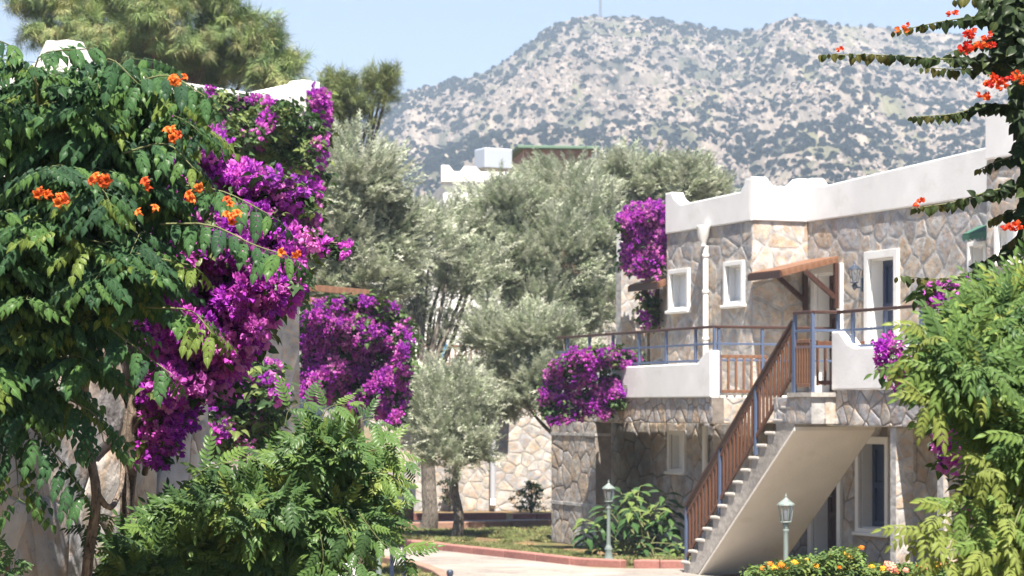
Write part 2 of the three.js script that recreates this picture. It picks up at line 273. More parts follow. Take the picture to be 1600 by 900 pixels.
// ------------------------------------------------------------------ stone walls: every stone a piece of its own
function clip(poly, ax, ay, c) {                                // keep ax*x + ay*y <= c
  const out = [];
  for (let i = 0; i < poly.length; i++) { const p = poly[i], q = poly[(i + 1) % poly.length], d = ax * p[0] + ay * p[1] - c, e = ax * q[0] + ay * q[1] - c; if (d <= 0) out.push(p); if (d * e < 0) { const t = d / (d - e); out.push([lerp(p[0], q[0], t), lerp(p[1], q[1], t)]); } }
  return out;
}
function stoneGeo(poly, th, rng) {
  const q = [];
  poly.forEach((p, i) => { const a = poly[(i + poly.length - 1) % poly.length], b = poly[(i + 1) % poly.length], k = .02 + .15 * rng(), l = .02 + .15 * rng(); q.push([lerp(p[0], a[0], k), lerp(p[1], a[1], k)], [lerp(p[0], b[0], l), lerp(p[1], b[1], l)]); });
  let cx = 0, cy = 0; for (const p of q) { cx += p[0] / q.length; cy += p[1] / q.length; }
  const tx = (rng() - .5) * .024, ty = (rng() - .5) * .024, n = q.length, pos = [], uv = [], idx = [], ou = rng() * 5, ov = rng() * 5, ra = rng() * 6.28, cr = Math.cos(ra), sr = Math.sin(ra);
  const add = (x, y, z) => { pos.push(x, y, z); uv.push(ou + cr * x - sr * y, ov + sr * x + cr * y); };
  for (const p of q) add(p[0], p[1], 0);
  for (const p of q) { const d = Math.hypot(p[0] - cx, p[1] - cy) || 1, s = 1 - Math.min(.3, .007 / d); add(cx + (p[0] - cx) * s, cy + (p[1] - cy) * s, th * (.8 + .1 * rng()) + tx * (p[0] - cx) + ty * (p[1] - cy)); }
  for (const p of q) { const s = .62; add(cx + (p[0] - cx) * s, cy + (p[1] - cy) * s, th * (.9 + .25 * rng()) + tx * (p[0] - cx) * s + ty * (p[1] - cy) * s); }
  add(cx, cy, th * (.95 + .2 * rng()));
  for (let i = 0; i < n; i++) { const j = (i + 1) % n; idx.push(i, j, n + j, i, n + j, n + i, n + i, n + j, 2 * n + j, n + i, 2 * n + j, 2 * n + i, 2 * n + i, 2 * n + j, 3 * n); }
  const g = new THREE.BufferGeometry(); g.setAttribute('position', new THREE.Float32BufferAttribute(pos, 3)); g.setAttribute('uv', new THREE.Float32BufferAttribute(uv, 2)); g.setIndex(idx); g.computeVertexNormals(); return g;
}
function stones(L, H, o) {                                       // cells of a crazy paving; o: cell, tall, gap, skip, holes [[x0, x1, y0, y1]], seed, keep(x, y)
  const rng = rngOf(o.seed), cw = o.cell, ch = o.cell * (o.tall || .85), nx = Math.ceil(L / cw) + 1, ny = Math.ceil(H / ch) + 1, S = [];
  for (let j = -1; j <= ny; j++) for (let i = -1; i <= nx; i++) if (rng() > (o.skip ?? .2)) S.push([(i + (j & 1) * .5 + (rng() - .5) * .85) * cw, (j + .5 + (rng() - .5) * .8) * ch]);
  const out = [], holes = o.holes || [];
  for (const s of S) {
    if (s[0] < -cw || s[0] > L + cw || s[1] < -ch || s[1] > H + ch) continue;
    let p = [[Math.max(0, s[0] - 3 * cw), Math.max(0, s[1] - 3 * ch)], [Math.min(L, s[0] + 3 * cw), Math.max(0, s[1] - 3 * ch)], [Math.min(L, s[0] + 3 * cw), Math.min(H, s[1] + 3 * ch)], [Math.max(0, s[0] - 3 * cw), Math.min(H, s[1] + 3 * ch)]];
    for (const t of S) { const dx = t[0] - s[0], dy = t[1] - s[1], d = Math.hypot(dx, dy); if (!d || d > 4 * Math.max(cw, ch)) continue; const ax = dx / d, ay = dy / d; p = clip(p, ax, ay, ax * s[0] + ay * s[1] + d / 2 - (o.gap ?? .012) * (.6 + .9 * rng())); if (p.length < 3) break; }
    for (const h of holes) {
      if (p.length < 3) break; const bx = [Math.min(...p.map(a => a[0])), Math.max(...p.map(a => a[0])), Math.min(...p.map(a => a[1])), Math.max(...p.map(a => a[1]))];
      if (bx[0] >= h[1] || bx[1] <= h[0] || bx[2] >= h[3] || bx[3] <= h[2]) continue;
      const d = [h[0] - s[0], s[0] - h[1], h[2] - s[1], s[1] - h[3]], m = d.indexOf(Math.max(...d)); if (d[m] < -.5 * cw) { p = []; break; }
      p = m === 0 ? clip(p, 1, 0, h[0]) : m === 1 ? clip(p, -1, 0, -h[1]) : m === 2 ? clip(p, 0, 1, h[2]) : clip(p, 0, -1, -h[3]);
    }
    if (p.length < 3) continue;
    let A = 0; for (let i = 0; i < p.length; i++) { const a = p[i], b = p[(i + 1) % p.length]; A += (a[0] * b[1] - b[0] * a[1]) / 2; }
    if (A < .0022) continue;
    if (o.keep && !o.keep(s[0], s[1])) continue;
    // drop tiny edges
    p = p.filter((a, i) => { const b = p[(i + 1) % p.length]; return Math.hypot(a[0] - b[0], a[1] - b[1]) > .012; }); if (p.length < 3) continue;
    out.push({ g: stoneGeo(p, (o.th || .005) * (.7 + .7 * rng()), rng), m: (o.mats || [0, 1, 2, 3, 4, 5, 6, 7])[Math.floor(rng() * (o.mats || stoneM).length)], A, x: s[0], y: s[1] });
  }
  return out;
}
// a stone-faced wall: mortar backing with real openings, stones its children. local x along, y up, z out of the face
function stoneWall(parent, name, pos, turn, L, H, o) {
  const holes = (o.holes || []).map(h => [[h[0], h[2]], [h[1], h[2]], [h[1], h[3]], [h[0], h[3]]]);
  const g = extrude([[0, 0], [L, 0], [L, H], [0, H]], o.deep || .24, 0, holes).translate(0, 0, -(o.deep || .24));
  const w = part(name, g, o.mortar || mortarM, parent); w.position.set(...pos); w.rotation.y = turn;
  const list = stones(L, H, { ...o, holes: (o.holes || []).map(h => [h[0] - .03, h[1] + .03, h[2] - .03, h[3] + .03]) }), rest = [];
  const near = o.near || (() => true);                            // the stones in plain view come first, the largest of them before the rest
  list.sort((a, b) => near(b.x, b.y) - near(a.x, a.y) || b.A - a.A).forEach((s, i) => { if (i < (o.single ?? 300)) part('stone', s.g, stoneM[s.m], w); else rest.push(s); });
  if (rest.length) {
    const by = {}; rest.forEach(s => (by[s.m] ||= []).push(s.g)); const ks = Object.keys(by);
    const q = new THREE.Mesh(mergeGeometries(ks.map(k => merge(by[k])), true), ks.map(k => stoneM[k])); q.name = 'stonework'; q.userData.kind = 'stuff'; w.add(q);
  }
  return w;
}
// ------------------------------------------------------------------ the two-storey stone house on the far side of the path
const TH = 22.02 * Math.PI / 180, CO = Math.cos(TH), SI = Math.sin(TH), P0 = [3.95, 38.86], FLOOR = 2.68, SLAB = 2.23, CAP = 5.555;
const HA = (px, b) => { const X = (px - 800) / F; return (X * (P0[1] + SI * b) - P0[0] - CO * b) / (SI + X * CO); };        // where along the house
const HB = (px, a) => { const X = (px - 800) / F; return (X * (P0[1] - CO * a) - P0[0] - SI * a) / (CO - X * SI); };
const HY = (py, a, b) => EYE + (HORIZON - py) / F * (P0[1] - CO * a + SI * b);
const HW = (b, y, a) => V(P0[0] + CO * b + SI * a, y, -(P0[1] - CO * a + SI * b));
const at = [P0[0], 0, -P0[1]];
const house = thing('stone_house', 'two-storey stone house with white parapet behind the outside staircase', 'house', at, TH);
const BX = 1.04, A0 = -3.22, A1 = 5.3, LW = -Math.PI / 2;
const rectA = (x0, x1, y0, y1, b) => { const a0 = HA(x0, b), a1 = HA(x1, b), am = (a0 + a1) / 2; return [a0, a1, HY(y1, am, b), HY(y0, am, b)]; };
// openings: [a0, a1, y0, y1]
const wA1 = rectA(1050, 1076, 427, 481, 0), wA2 = rectA(1137, 1161, 415, 472, 0), wLow = rectA(1049, 1070, 679, 733, 0);
const dUp = [HA(1277, BX), HA(1311, BX), FLOOR, FLOOR + 2.0], fr = [HA(1360, BX), HA(1400, BX), FLOOR, HY(403, HA(1380, BX), BX)], wB = [HA(1519, BX), HA(1541, BX), HY(440, HA(1530, BX), BX), HY(384, HA(1530, BX), BX)];
const dLow = [HA(1271, BX), HA(1311, BX), .02, 2.02], wLowB = [HA(1345, BX), HA(1386, BX), HY(826, HA(1365, BX), BX), HY(692, HA(1365, BX), BX)];
const wE = rectA(1563, 1588, 350, 402, .55), EB = .55, EA = HA(1542, EB);
const sh = (r, o) => [r[0] - o, r[1] - o, r[2], r[3]];
stoneWall(house, 'wall', [0, SLAB, A0], LW, -A0 - .01, CAP - SLAB, { cell: .36, tall: .85, skip: .32, seed: 21, single: 50, gap: .02, holes: [wA1, wA2].map(r => [r[0] - A0, r[1] - A0, r[2] - SLAB, r[3] - SLAB]), keep: (x, y) => y > .3, mats: [0, 1, 2, 4, 5, 6, 1, 2, 4, 0, 6] });
stoneWall(house, 'wall', [.0, 0, A0 - 2.6], LW, -A0 + 2.58, SLAB, { cell: .40, tall: .8, skip: .34, th: .012, seed: 22, single: 48, near: x => x > 1.9, mortar: darkMortarM, holes: [[wLow[0] - A0 + 2.6, wLow[1] - A0 + 2.6, wLow[2], wLow[3]]], mats: [1, 2, 4, 5, 0, 4, 2] });
stoneWall(house, 'wall', [.004, SLAB, 0], 0, BX - .004, CAP - SLAB, { cell: .33, tall: .85, skip: .3, gap: .02, seed: 23, single: 20, keep: (x, y) => y > .35, mats: [0, 6, 1, 6, 3, 6] });
stoneWall(house, 'wall', [.004, 0, 0], 0, BX - .004, SLAB, { cell: .4, seed: 24, single: 4, mortar: darkMortarM, mats: [1, 2, 4, 5] });
stoneWall(house, 'wall', [BX, SLAB, .01], LW, A1 + .9, CAP - SLAB, { cell: .37, tall: .85, skip: .32, seed: 25, single: 85, near: x => x < 4.6, gap: .022, holes: [dUp, fr, wB].map(r => [r[0] - .01, r[1] - .01, r[2] - SLAB, r[3] - SLAB]), keep: (x, y) => y > .4, mats: [0, 1, 2, 4, 5, 6, 3, 2, 4, 0, 6] });
stoneWall(house, 'wall', [BX, 0, .01], LW, A1 + 5, SLAB, { cell: .40, tall: .85, skip: .34, th: .012, seed: 26, single: 60, near: x => x > .6 && x < 4.2, mortar: darkMortarM, holes: [dLow, wLowB].map(r => [r[0] - .01, r[1] - .01, r[2], r[3]]), mats: [1, 4, 2, 5, 0, 3, 4] });
// next bay of the same house: a shallow recess, then a face turned to the light
stoneWall(house, 'wall', [.5, 0, -5.2], LW, 1.98, CAP, { cell: .36, seed: 27, single: 6, keep: (x, y) => y > 2.6 });
stoneWall(house, 'wall', [.02, SLAB, -5.2], 0, .48, 3.0, { cell: .30, seed: 28, single: 12, keep: (x, y) => y > .3, mats: [1, 2, 0, 4, 6] });
// inner masses: floors, roof, rear
part('roof', [box(6.5, .2, 5.1, 4.4, 5.4, -2.65), box(6.4, .2, 10.4, 4.5, 5.4, 5.2)], concM, house);
part('wall', [box(.25, 6, 16, 8, 0, 2), box(7.2, 5.4, .25, 4.4, 0, -5.4), box(6.8, 6, .25, 4.6, 0, 10.5), box(6.5, .3, 15.5, 4.7, 2.3, 2)], mortarM, house);
// parapets with raised corner horns
function parapet(pts, pos, turn, depth, name = 'parapet', parent = house) { const m = part(name, extrude(pts, depth, .02).translate(0, 0, -depth + .035), plasterM, parent); m.position.set(...pos); m.rotation.y = turn; return m; }
const hy = CAP + .004;
parapet([[0, 0], [3.22, 0], [3.22, .7], [3.06, .7], [2.98, .6], [2.86, .505], [.62, .475], [.35, .60], [.25, .72], [0, .72]].map(p => [p[0], p[1]]), [0, hy, A0], LW, .24);
parapet([[-.032, 0], [BX - .04, 0], [BX - .04, .72], [.86, .72], [.7, .58], [.38, .58], [.24, .72], [-.032, .72]], [0, hy, .008], 0, .26);
parapet([[-.03, 0], [EA - .01, 0], [EA - .01, .72], [3.4, .64], [.52, .555], [.34, .59], [.17, .72], [-.03, .72]], [BX, hy, 0], LW, .24);
// taller bay at the near end
{
  const b = EB; const w = stoneWall(house, 'wall', [b, SLAB, EA], LW, 3.4, 3.75, { cell: .38, seed: 29, single: 12, holes: [[wE[0] - EA, wE[1] - EA, wE[2] - SLAB, wE[3] - SLAB]], keep: (x, y) => y > 1 });
  parapet([[0, 0], [3.4, 0], [3.4, .66], [.5, .66], [.42, .72], [.05, .72], [0, .66]], [b, SLAB + 3.754, EA], LW, .24);
  part('wall', box(.5, 4.4, .2, b + .26, SLAB, EA + .12), plasterM, house);
}
part('parapet', extrude([[0, 0], [.5, 0], [.5, .5], [0, .5]], .24, .02).translate(-.01, 5.2, -5.36), plasterM, house);

// windows and doors, seen deep in their white reveals: r [a0, a1, y0, y1] on the wall face x = b
function opening(kind, r, b, o = {}) {
  const [a0, a1, y0, y1] = r, t = o.trim || .075, d = o.deep || .2, door = kind === 'door', yb = door ? y0 : y0 - t, mat = o.mat || trimM;
  const ring = door ? [[a0 - t, yb], [a0, yb], [a0, y1], [a1, y1], [a1, yb], [a1 + t, yb], [a1 + t, y1 + t], [a0 - t, y1 + t]] : [[a0 - t, yb], [a1 + t, yb], [a1 + t, y1 + t], [a0 - t, y1 + t]];
  const g = extrude(ring, .065, .006, door ? [] : [[[a0, y0], [a1, y0], [a1, y1], [a0, y1]]]).translate(0, 0, -.012);
  const w = part(kind, g, mat, house); w.position.set(b, 0, 0); w.rotation.y = LW;
  part('reveal', [box(.02, y1 - y0, d, a0 + .008, y0, -d / 2 - .013), box(.02, y1 - y0, d, a1 - .008, y0, -d / 2 - .013), box(a1 - a0 - .036, .02, d, (a0 + a1) / 2, y1 - .02, -d / 2 - .013), box(a1 - a0 - .036, .02, d, (a0 + a1) / 2, y0, -d / 2 - .013)], mat, w);
  if (!door) part('sill', new RoundedBoxGeometry(a1 - a0 + 2 * t + .08, .055, .15, 2, .018).translate((a0 + a1) / 2, yb + .005, .02), mat, w);
  if (o.leafMat) {                                               // a shutter or door leaf with recessed panels
    const W = a1 - a0 - .04, H = y1 - y0 - .04, x = (a0 + a1) / 2, s = Math.min(.09, W * .2), n = door ? 3 : 2, ps = [];
    const holes = []; for (let k = 0; k < n; k++) { const p0 = y0 + .02 + s + k * (H - s) / n, p1 = p0 + (H - s) / n - s; holes.push([[x - W / 2 + s, p0], [x + W / 2 - s, p0], [x + W / 2 - s, p1], [x - W / 2 + s, p1]]); ps.push(box(W - 2 * s - .004, p1 - p0 - .004, .02, x, p0 + .002, -d + .004)); }
    const lf = part(door ? 'door_leaf' : 'shutter', extrude([[x - W / 2, y0 + .02], [x + W / 2, y0 + .02], [x + W / 2, y1 - .02], [x - W / 2, y1 - .02]], .045, .004, holes).translate(0, 0, -d), o.leafMat, w);
    for (const p of ps) part('panel', p, o.leafMat, w);
    if (door) part('handle', bar(V(a0 + .1, y0 + 1, -d + .07), V(a0 + .2, y0 + 1, -d + .07), .02), lampM, w);
  } else {
    part('blind', box(a1 - a0 - .13, y1 - y0 - .13, .008, (a0 + a1) / 2, y0 + .065, -d + .03), blindM, w);
    part('sash', extrude([[a0 + .02, y0 + .02], [a1 - .02, y0 + .02], [a1 - .02, y1 - .02], [a0 + .02, y1 - .02]], .05, .006, [[[a0 + .07, y0 + .07], [a1 - .07, y0 + .07], [a1 - .07, y1 - .07], [a0 + .07, y1 - .07]]]).translate(0, 0, -d - .01), mat, w);
  }
  return w;
}
opening('window', wA1, 0, { deep: .17 }); opening('window', wA2, 0, { deep: .17 });
opening('window', wLow, 0, { deep: .17 });
opening('door', dUp, BX, { deep: .26, leafMat: darkWoodM, trim: .14 });
opening('door', fr, BX, { deep: .26, leafMat: navyM, trim: .12 });
opening('window', wB, BX, { deep: .2, trim: .06 });
opening('door', dLow, BX, { deep: .3, leafMat: darkWoodM, trim: .12 });
opening('window', wLowB, BX, { deep: .24, leafMat: navyM, trim: .1 });
opening('window', wE, EB, { deep: .12, trim: .085 });

// ------------------------------------------------------------------ terrace: slabs, stone bands, pier, white balustrade walls
const terrace = thing('terrace', 'stone-faced upper terrace with low white walls round the house', 'terrace', at, TH);
const TB = -1.2, TA0 = -5.62, TA1 = HA(1113, -1.2), PA1 = HA(931, -1.2), NB = -2.19, NA = 6.5;
stoneWall(terrace, 'wall', [TB, 0, TA0], LW, PA1 - TA0, SLAB, { cell: .27, tall: 1.25, seed: 31, mortar: darkMortarM, deep: .3, mats: [0, 4, 2, 6, 1, 5, 3, 4] });
part('wall', [box(.3, .05, PA1 - TA0 + .02, TB + .13, .72, (TA0 + PA1) / 2), box(.3, .05, PA1 - TA0 + .02, TB + .13, 1.98, (TA0 + PA1) / 2)], mortarM, terrace);
stoneWall(terrace, 'wall', [TB, SLAB + .003, TA0], LW, TA1 - TA0, FLOOR - SLAB - .04, { cell: .19, tall: 1.7, seed: 32, mortar: darkMortarM, deep: .2, skip: .1, mats: [0, 6, 2, 6, 3, 4] });
stoneWall(terrace, 'wall', [TB + .205, SLAB + .003, TA1], 0, BX - TB - .25, FLOOR - SLAB - .04, { cell: .3, tall: .9, seed: 33, deep: .2, mats: [6, 0, 6] });
part('floor_slab', [box(1.0, .1, 6.4, -.62, SLAB - .005, -2.4), box(1.0, .06, TA1 - TA0 - .25, -.6, FLOOR - .06, (TA0 + TA1) / 2 - .05), box(BX - .05, .1, TA1 + .1, .5, SLAB - .004, TA1 / 2), box(BX - .05, .06, TA1 - .02, .5, FLOOR - .062, TA1 / 2)], creamM, terrace);
part('floor_slab', [box(1.1, .4, 4.6, .48, SLAB + .02, TA1 + 2.3), box(3.1, .1, 7.4, -.5, SLAB - .006, 9.3), box(3.0, .06, 7.3, -.5, FLOOR - .06, 9.3)], creamM, terrace);
// near terrace over the ground-floor veranda
stoneWall(terrace, 'wall', [NB, SLAB + .003, NA], LW, 6, FLOOR - SLAB + .03, { cell: .2, tall: 1.35, seed: 34, mortar: darkMortarM, deep: .2, skip: .12, mats: [0, 6, 2, 5, 4, 6] });
part('wall', box(3.0, FLOOR - SLAB, .2, -.55, SLAB + .003, NA + .1), mortarM, terrace);
for (const [px, wd] of [[1400, .26], [1474, .26]]) { const a = HA(px, NB + .03); stoneWall(terrace, 'pillar', [NB + .03, 0, a], 0, wd, SLAB - .012, { cell: .2, tall: 1.5, seed: 35 + px, deep: .14, single: 30, mats: [0, 6, 1] }); }
// white walls with swept-up ends
parapet([[0, 0], [TA1 - TA0, 0], [TA1 - TA0, .75], [TA1 - TA0 - .17, .75], [TA1 - TA0 - .3, .66], [TA1 - TA0 - .46, .555], [0, .53]], [TB, FLOOR - .036, TA0], LW, .17, 'balcony_wall', terrace);
parapet([[0, 0], [5.9, 0], [5.9, .56], [.62, .56], [.42, .62], [.2, .79], [0, .79]], [NB, FLOOR + .036, NA], LW, .16, 'balcony_wall', terrace);
parapet([[0, 0], [.9, 0], [.9, .56], [.3, .56], [.1, .79], [0, .79]], [NB + .13, FLOOR + .003, NA + .11], 0, .12, 'balcony_wall', terrace);
{ const sp = new THREE.TorusGeometry(.085, .028, 8, 16, Math.PI * 1.1).rotateZ(Math.PI * 1.0).rotateY(0); part('rain_spout', sp, wallLampM, terrace).position.set(TB - .1, 2.36, TA0 + .02); }

// ------------------------------------------------------------------ outside staircase, climbing towards the camera
const stair = thing('staircase', 'stone outside staircase with cream underside rising to the terrace landing', 'staircase', at, TH);
const SB0 = -2.56, SB1 = -1.29, SA0 = 2.59, SA1 = 5.96, NR = 15, RUN = (SA1 - SA0) / (NR - 1), RISE = FLOOR / NR;
{
  const slope = RISE / RUN, pts = [[SA0 + .05, -.1]];
  for (let k = 0; k < NR; k++) { const a = SA0 + k * RUN; pts.push([a + .05, k * RISE], [a + .05, (k + 1) * RISE - .045]); }
  const top = FLOOR - .045, low = a => (a - 3.12) * slope + .02; pts.push([SA1 + .1, top], [SA1 + .1, low(SA1 + .1)], [3.12, .02]);
  const body = extrude(pts, SB1 - SB0 - .02, .008).translate(0, 0, 0);     // x = a, y = y, z across
  const m = part('flight', body, stepM, stair); m.rotation.y = LW; m.position.set(SB1 - .01, 0, 0);
  for (let k = 0; k < NR; k++) {
    const rg = rngOf(400 + k), g = new RoundedBoxGeometry(SB1 - SB0 + .02, .05, RUN + .055, 2, .02); uvBox(g); g.rotateZ((rg() - .5) * .004);
    part('step', g.translate((SB0 + SB1) / 2, (k + 1) * RISE - .022, SA0 + k * RUN + RUN / 2 + .005 + (rg() - .5) * .008), stepM, stair);
  }
  const s = part('soffit', extrude([[3.13, -.05], [SA1 + .12, low(SA1 + .12) - .055], [SA1 + .12, low(SA1 + .12) - .002], [3.13, -.002]], SB1 - SB0, .01), creamM, stair); s.rotation.y = LW; s.position.set(SB1, 0, 0);
}
{ // landing
  const w = stoneWall(stair, 'wall', [SB0, SLAB + .03, 5.5], LW, NA - 5.5 + .06, FLOOR - SLAB - .09, { cell: .26, tall: .8, seed: 41, deep: .2, mats: [2, 4, 1, 5] });
  stoneWall(stair, 'wall', [SB0 + .205, SLAB + .03, NA + .06], 0, NB - SB0 - .21, FLOOR - SLAB - .09, { cell: .26, tall: .8, seed: 42, deep: .2, mats: [6, 0, 6] });
  part('landing', [box(SB1 - SB0 + .04, .06, NA - SA1 + .14, (SB0 + SB1) / 2 - .01, FLOOR - .058, (NA + SA1) / 2 + .03), box(1.1, .07, NA - 5.6, (SB0 + SB1) / 2 + .1, SLAB + .03, (NA + 5.6) / 2 + .12)], stepM, stair);
}
// railing of the stair
{
  const r = thing('stair_railing', 'brown wooden handrail with blue posts climbing beside the staircase', 'railing', at, TH);
  const b = SB0 + .07, sl = FLOOR / (SA1 - SA0), Y = a => Math.max(0, (a - SA0) * sl), posts = [0, .333, .667, 1].map(t => lerp(SA0 + .03, SA1 - .02, t));
  for (const a of posts) part('post', bar(V(b, Y(a) + .02, a), V(b, Y(a) + 1.02, a), .05, .05), blueM, r);
  part('handrail', bar(V(b, .98, SA0), V(b, FLOOR + 1.0, SA1 - .02), .075, .05, .012), darkWoodM, r);
  part('rail', bar(V(b, .87, SA0 + .03), V(b, FLOOR + .89, SA1 - .05), .035, .045), woodM, r);
  part('rail', bar(V(b, .24, SA0 + .03), V(b, FLOOR + .26, SA1 - .05), .035, .05), woodM, r);
  for (let k = 0; k < 3; k++) for (let i = 1; i < 10; i++) { const a = lerp(posts[k], posts[k + 1], i / 10), y = (a - SA0) * sl; part('baluster', bar(V(b, y + .25, a), V(b, y + .88, a), .032, .032), woodM, r); }
}
// terrace railings: blue posts and rails, brown top rail
function railing(name, label, pts, postList, y0, low, gate) {     // pts: [b, a]
  const r = thing(name, label, 'railing', at, TH), TOP = FLOOR + 1.09;
  for (let k = 0; k + 1 < pts.length; k++) {
    const [b0, a0] = pts[k], [b1, a1] = pts[k + 1];
    part('top_rail', bar(V(b0, TOP, a0), V(b1, TOP, a1), .075, .045, .012), darkWoodM, r);
    for (const y of low) part('rail', bar(V(b0, y, a0), V(b1, y, a1), .03, .035), blueM, r);
  }
  for (const [b, a, yb] of postList) part('post', bar(V(b, yb ?? y0, a), V(b, TOP - .02, a), .045, .045), blueM, r);
  return r;
}
function woodPanel(parent, p, q, y0, y1, n) {                     // an upright wooden panel of balusters between p and q [b, a]
  const A = (y) => [V(p[0], y, p[1]), V(q[0], y, q[1])];
  for (const y of [y0, y1]) part('panel_rail', bar(...A(y), .04, .05), paleWoodM, parent);
  for (let i = 0; i <= n; i++) { const b = lerp(p[0], q[0], i / n), a = lerp(p[1], q[1], i / n); part('baluster', bar(V(b, y0 + .02, a), V(b, y1 - .02, a), .035, .035), paleWoodM, parent); }
}
{
  const b = TB + .07, L = [FLOOR + .58, FLOOR + .84], ps = [887, 921, 958, 999, 1041, 1087].map(px => [b, HA(px, b), FLOOR + .5]);
  const zc = TA1 - .06;
  const r = railing('balcony_railing', 'blue metal railing with brown top rail on the bougainvillea balcony', [[b, TA0 + .1], [b, zc], [BX - .05, zc]], [...ps, [HB(1123, zc), zc], [HB(1191, zc), zc], [b, zc]], FLOOR, [FLOOR + .56, FLOOR + .82]);
  woodPanel(r, [HB(1126, zc), zc], [HB(1198, zc), zc], FLOOR + .06, FLOOR + .62, 6);
}
{
  const b = NB + .07, c = SB0 + .06, z1 = NA - .02;
  const r = railing('landing_railing', 'blue metal railing with brown top rail round the stair landing', [[c, SA1 + .02], [c, z1], [b, z1 + .02], [b, NA + 5.4]], [[c, SA1 + .03], [c, z1], [b, z1 + .02], [b, HA(1333, b), FLOOR + .55], [b, HA(1384, b), FLOOR + .55], [b, HA(1440, b), FLOOR + .55]], FLOOR, [FLOOR + .62, FLOOR + .84]);
  woodPanel(r, [c, SA1 + .1], [c, z1 - .06], FLOOR + .1, FLOOR + .7, 5);
  const g = thing('garden_gate', 'low slatted wooden gate standing open at the stair landing', 'gate', at, TH);
  const z = SA1 + .1; for (const y of [FLOOR + .14, FLOOR + .68]) part('gate_rail', bar(V(SB1 - .9, y, z), V(SB1 - .18, y, z), .035, .06), woodM, g);
  for (let i = 0; i <= 6; i++) part('slat', bar(V(SB1 - .9 + i * .12, FLOOR + .1, z), V(SB1 - .9 + i * .12, FLOOR + .72, z), .02, .05), woodM, g);
}

// awnings over the doors
function awning(label, a0, a1, b0, b1, yw, yo) {                  // from the wall at b1 (height yw) down to b0 (height yo)
  const t = thing('wooden_awning', label, 'awning', at, TH, undefined), n = 6;
  for (let i = 0; i < n; i++) { const s0 = lerp(a0, a1, i / n) + .004, s1 = lerp(a0, a1, (i + 1) / n) - .004; part('board', bar(V(b0, yo + .06, (s0 + s1) / 2), V(b1, yw + .06, (s0 + s1) / 2), s1 - s0, .03), paleWoodM, t); }
  part('fascia', bar(V(b0, yo, a0 - .02), V(b0, yo, a1 + .02), .04, .11), darkWoodM, t);
  for (const a of [a0 + .03, a1 - .03]) {
    part('rafter', bar(V(b0 + .03, yo + .01, a), V(b1 - .02, yw + .01, a), .06, .085), a < (a0 + a1) / 2 ? darkWoodM : paleWoodM, t);
    part('post', bar(V(b1 - .05, yw - .78, a), V(b1 - .05, yw - .04, a), .07, .07), darkWoodM, t);
    part('brace', bar(V(b1 - .08, yw - .6, a), V(lerp(b0, b1, .42), lerp(yo, yw, .42) - .03, a), .06, .075), darkWoodM, t);
  }
  return t;
}
const aw0 = .08, aw1 = HA(1317, BX);
awning('sloping wooden awning on brackets over the brown upper door', aw0, aw1, -.1, BX - .06, HY(405, 1.1, BX) - .02, HY(430, .3, -.1) - .03);
awning('small wooden awning below the hanging bougainvillea at the house corner', -4.51, -3.3, -.137, .46, HY(432, -3.4, .3), HY(449, -4, -.35));
{ // green fabric awning
  const t = thing('fabric_awning', 'dark green scalloped fabric awning over the small terrace window', 'awning', at, TH), a0 = HA(1504, BX - .3), a1 = HA(1542, BX - .3), y = HY(377, 4.8, BX), gM = M(.03, .10, .07, { m: { roughness: .9, side: THREE.DoubleSide } });
  const s = [[0, 0]]; const n = 6; for (let i = 0; i < n; i++) { const w = (a1 - a0) / n; for (let k = 1; k <= 5; k++) s.push([i * w + w * k / 5, -.035 * Math.sin(Math.PI * k / 5)]); }
  s.push([a1 - a0, .07], [0, .07]); const v = part('valance', extrude(s, .008), gM, t); v.rotation.y = LW; v.position.set(BX - .3, y, a0);
  part('canopy', bar(V(BX - .295, y + .075, (a0 + a1) / 2), V(BX - .02, y + .2, (a0 + a1) / 2), a1 - a0, .012), gM, t);
}
{ // downpipe with hopper head
  const t = thing('downpipe', 'white downpipe with hopper head between the two small windows', 'downpipe', at, TH), a = HA(1103, -.07), y1 = HY(352, a, 0);
  part('pipe', lathe([[.052, 0], [.052, y1 - FLOOR - .35]], 14).translate(-.075, FLOOR, a), pvcM, t);
  part('pipe', lathe([[.052, .05], [.052, SLAB - .06]], 14).translate(-.085, 0, a), pvcM, t);
  part('hopper', lathe([[.052, 0], [.055, .06], [.1, .17], [.115, .3], [.125, .34], [.118, .35], [.1, .33], [0, .3]], 14).translate(-.12, y1 - .36, a), pvcM, t);
  for (const y of [FLOOR + .95, FLOOR + 1.75, y1 - .55]) part('collar', lathe([[.052, 0], [.064, .01], [.064, .05], [.052, .06]], 14).translate(-.075, y, a), pvcM, t);
}

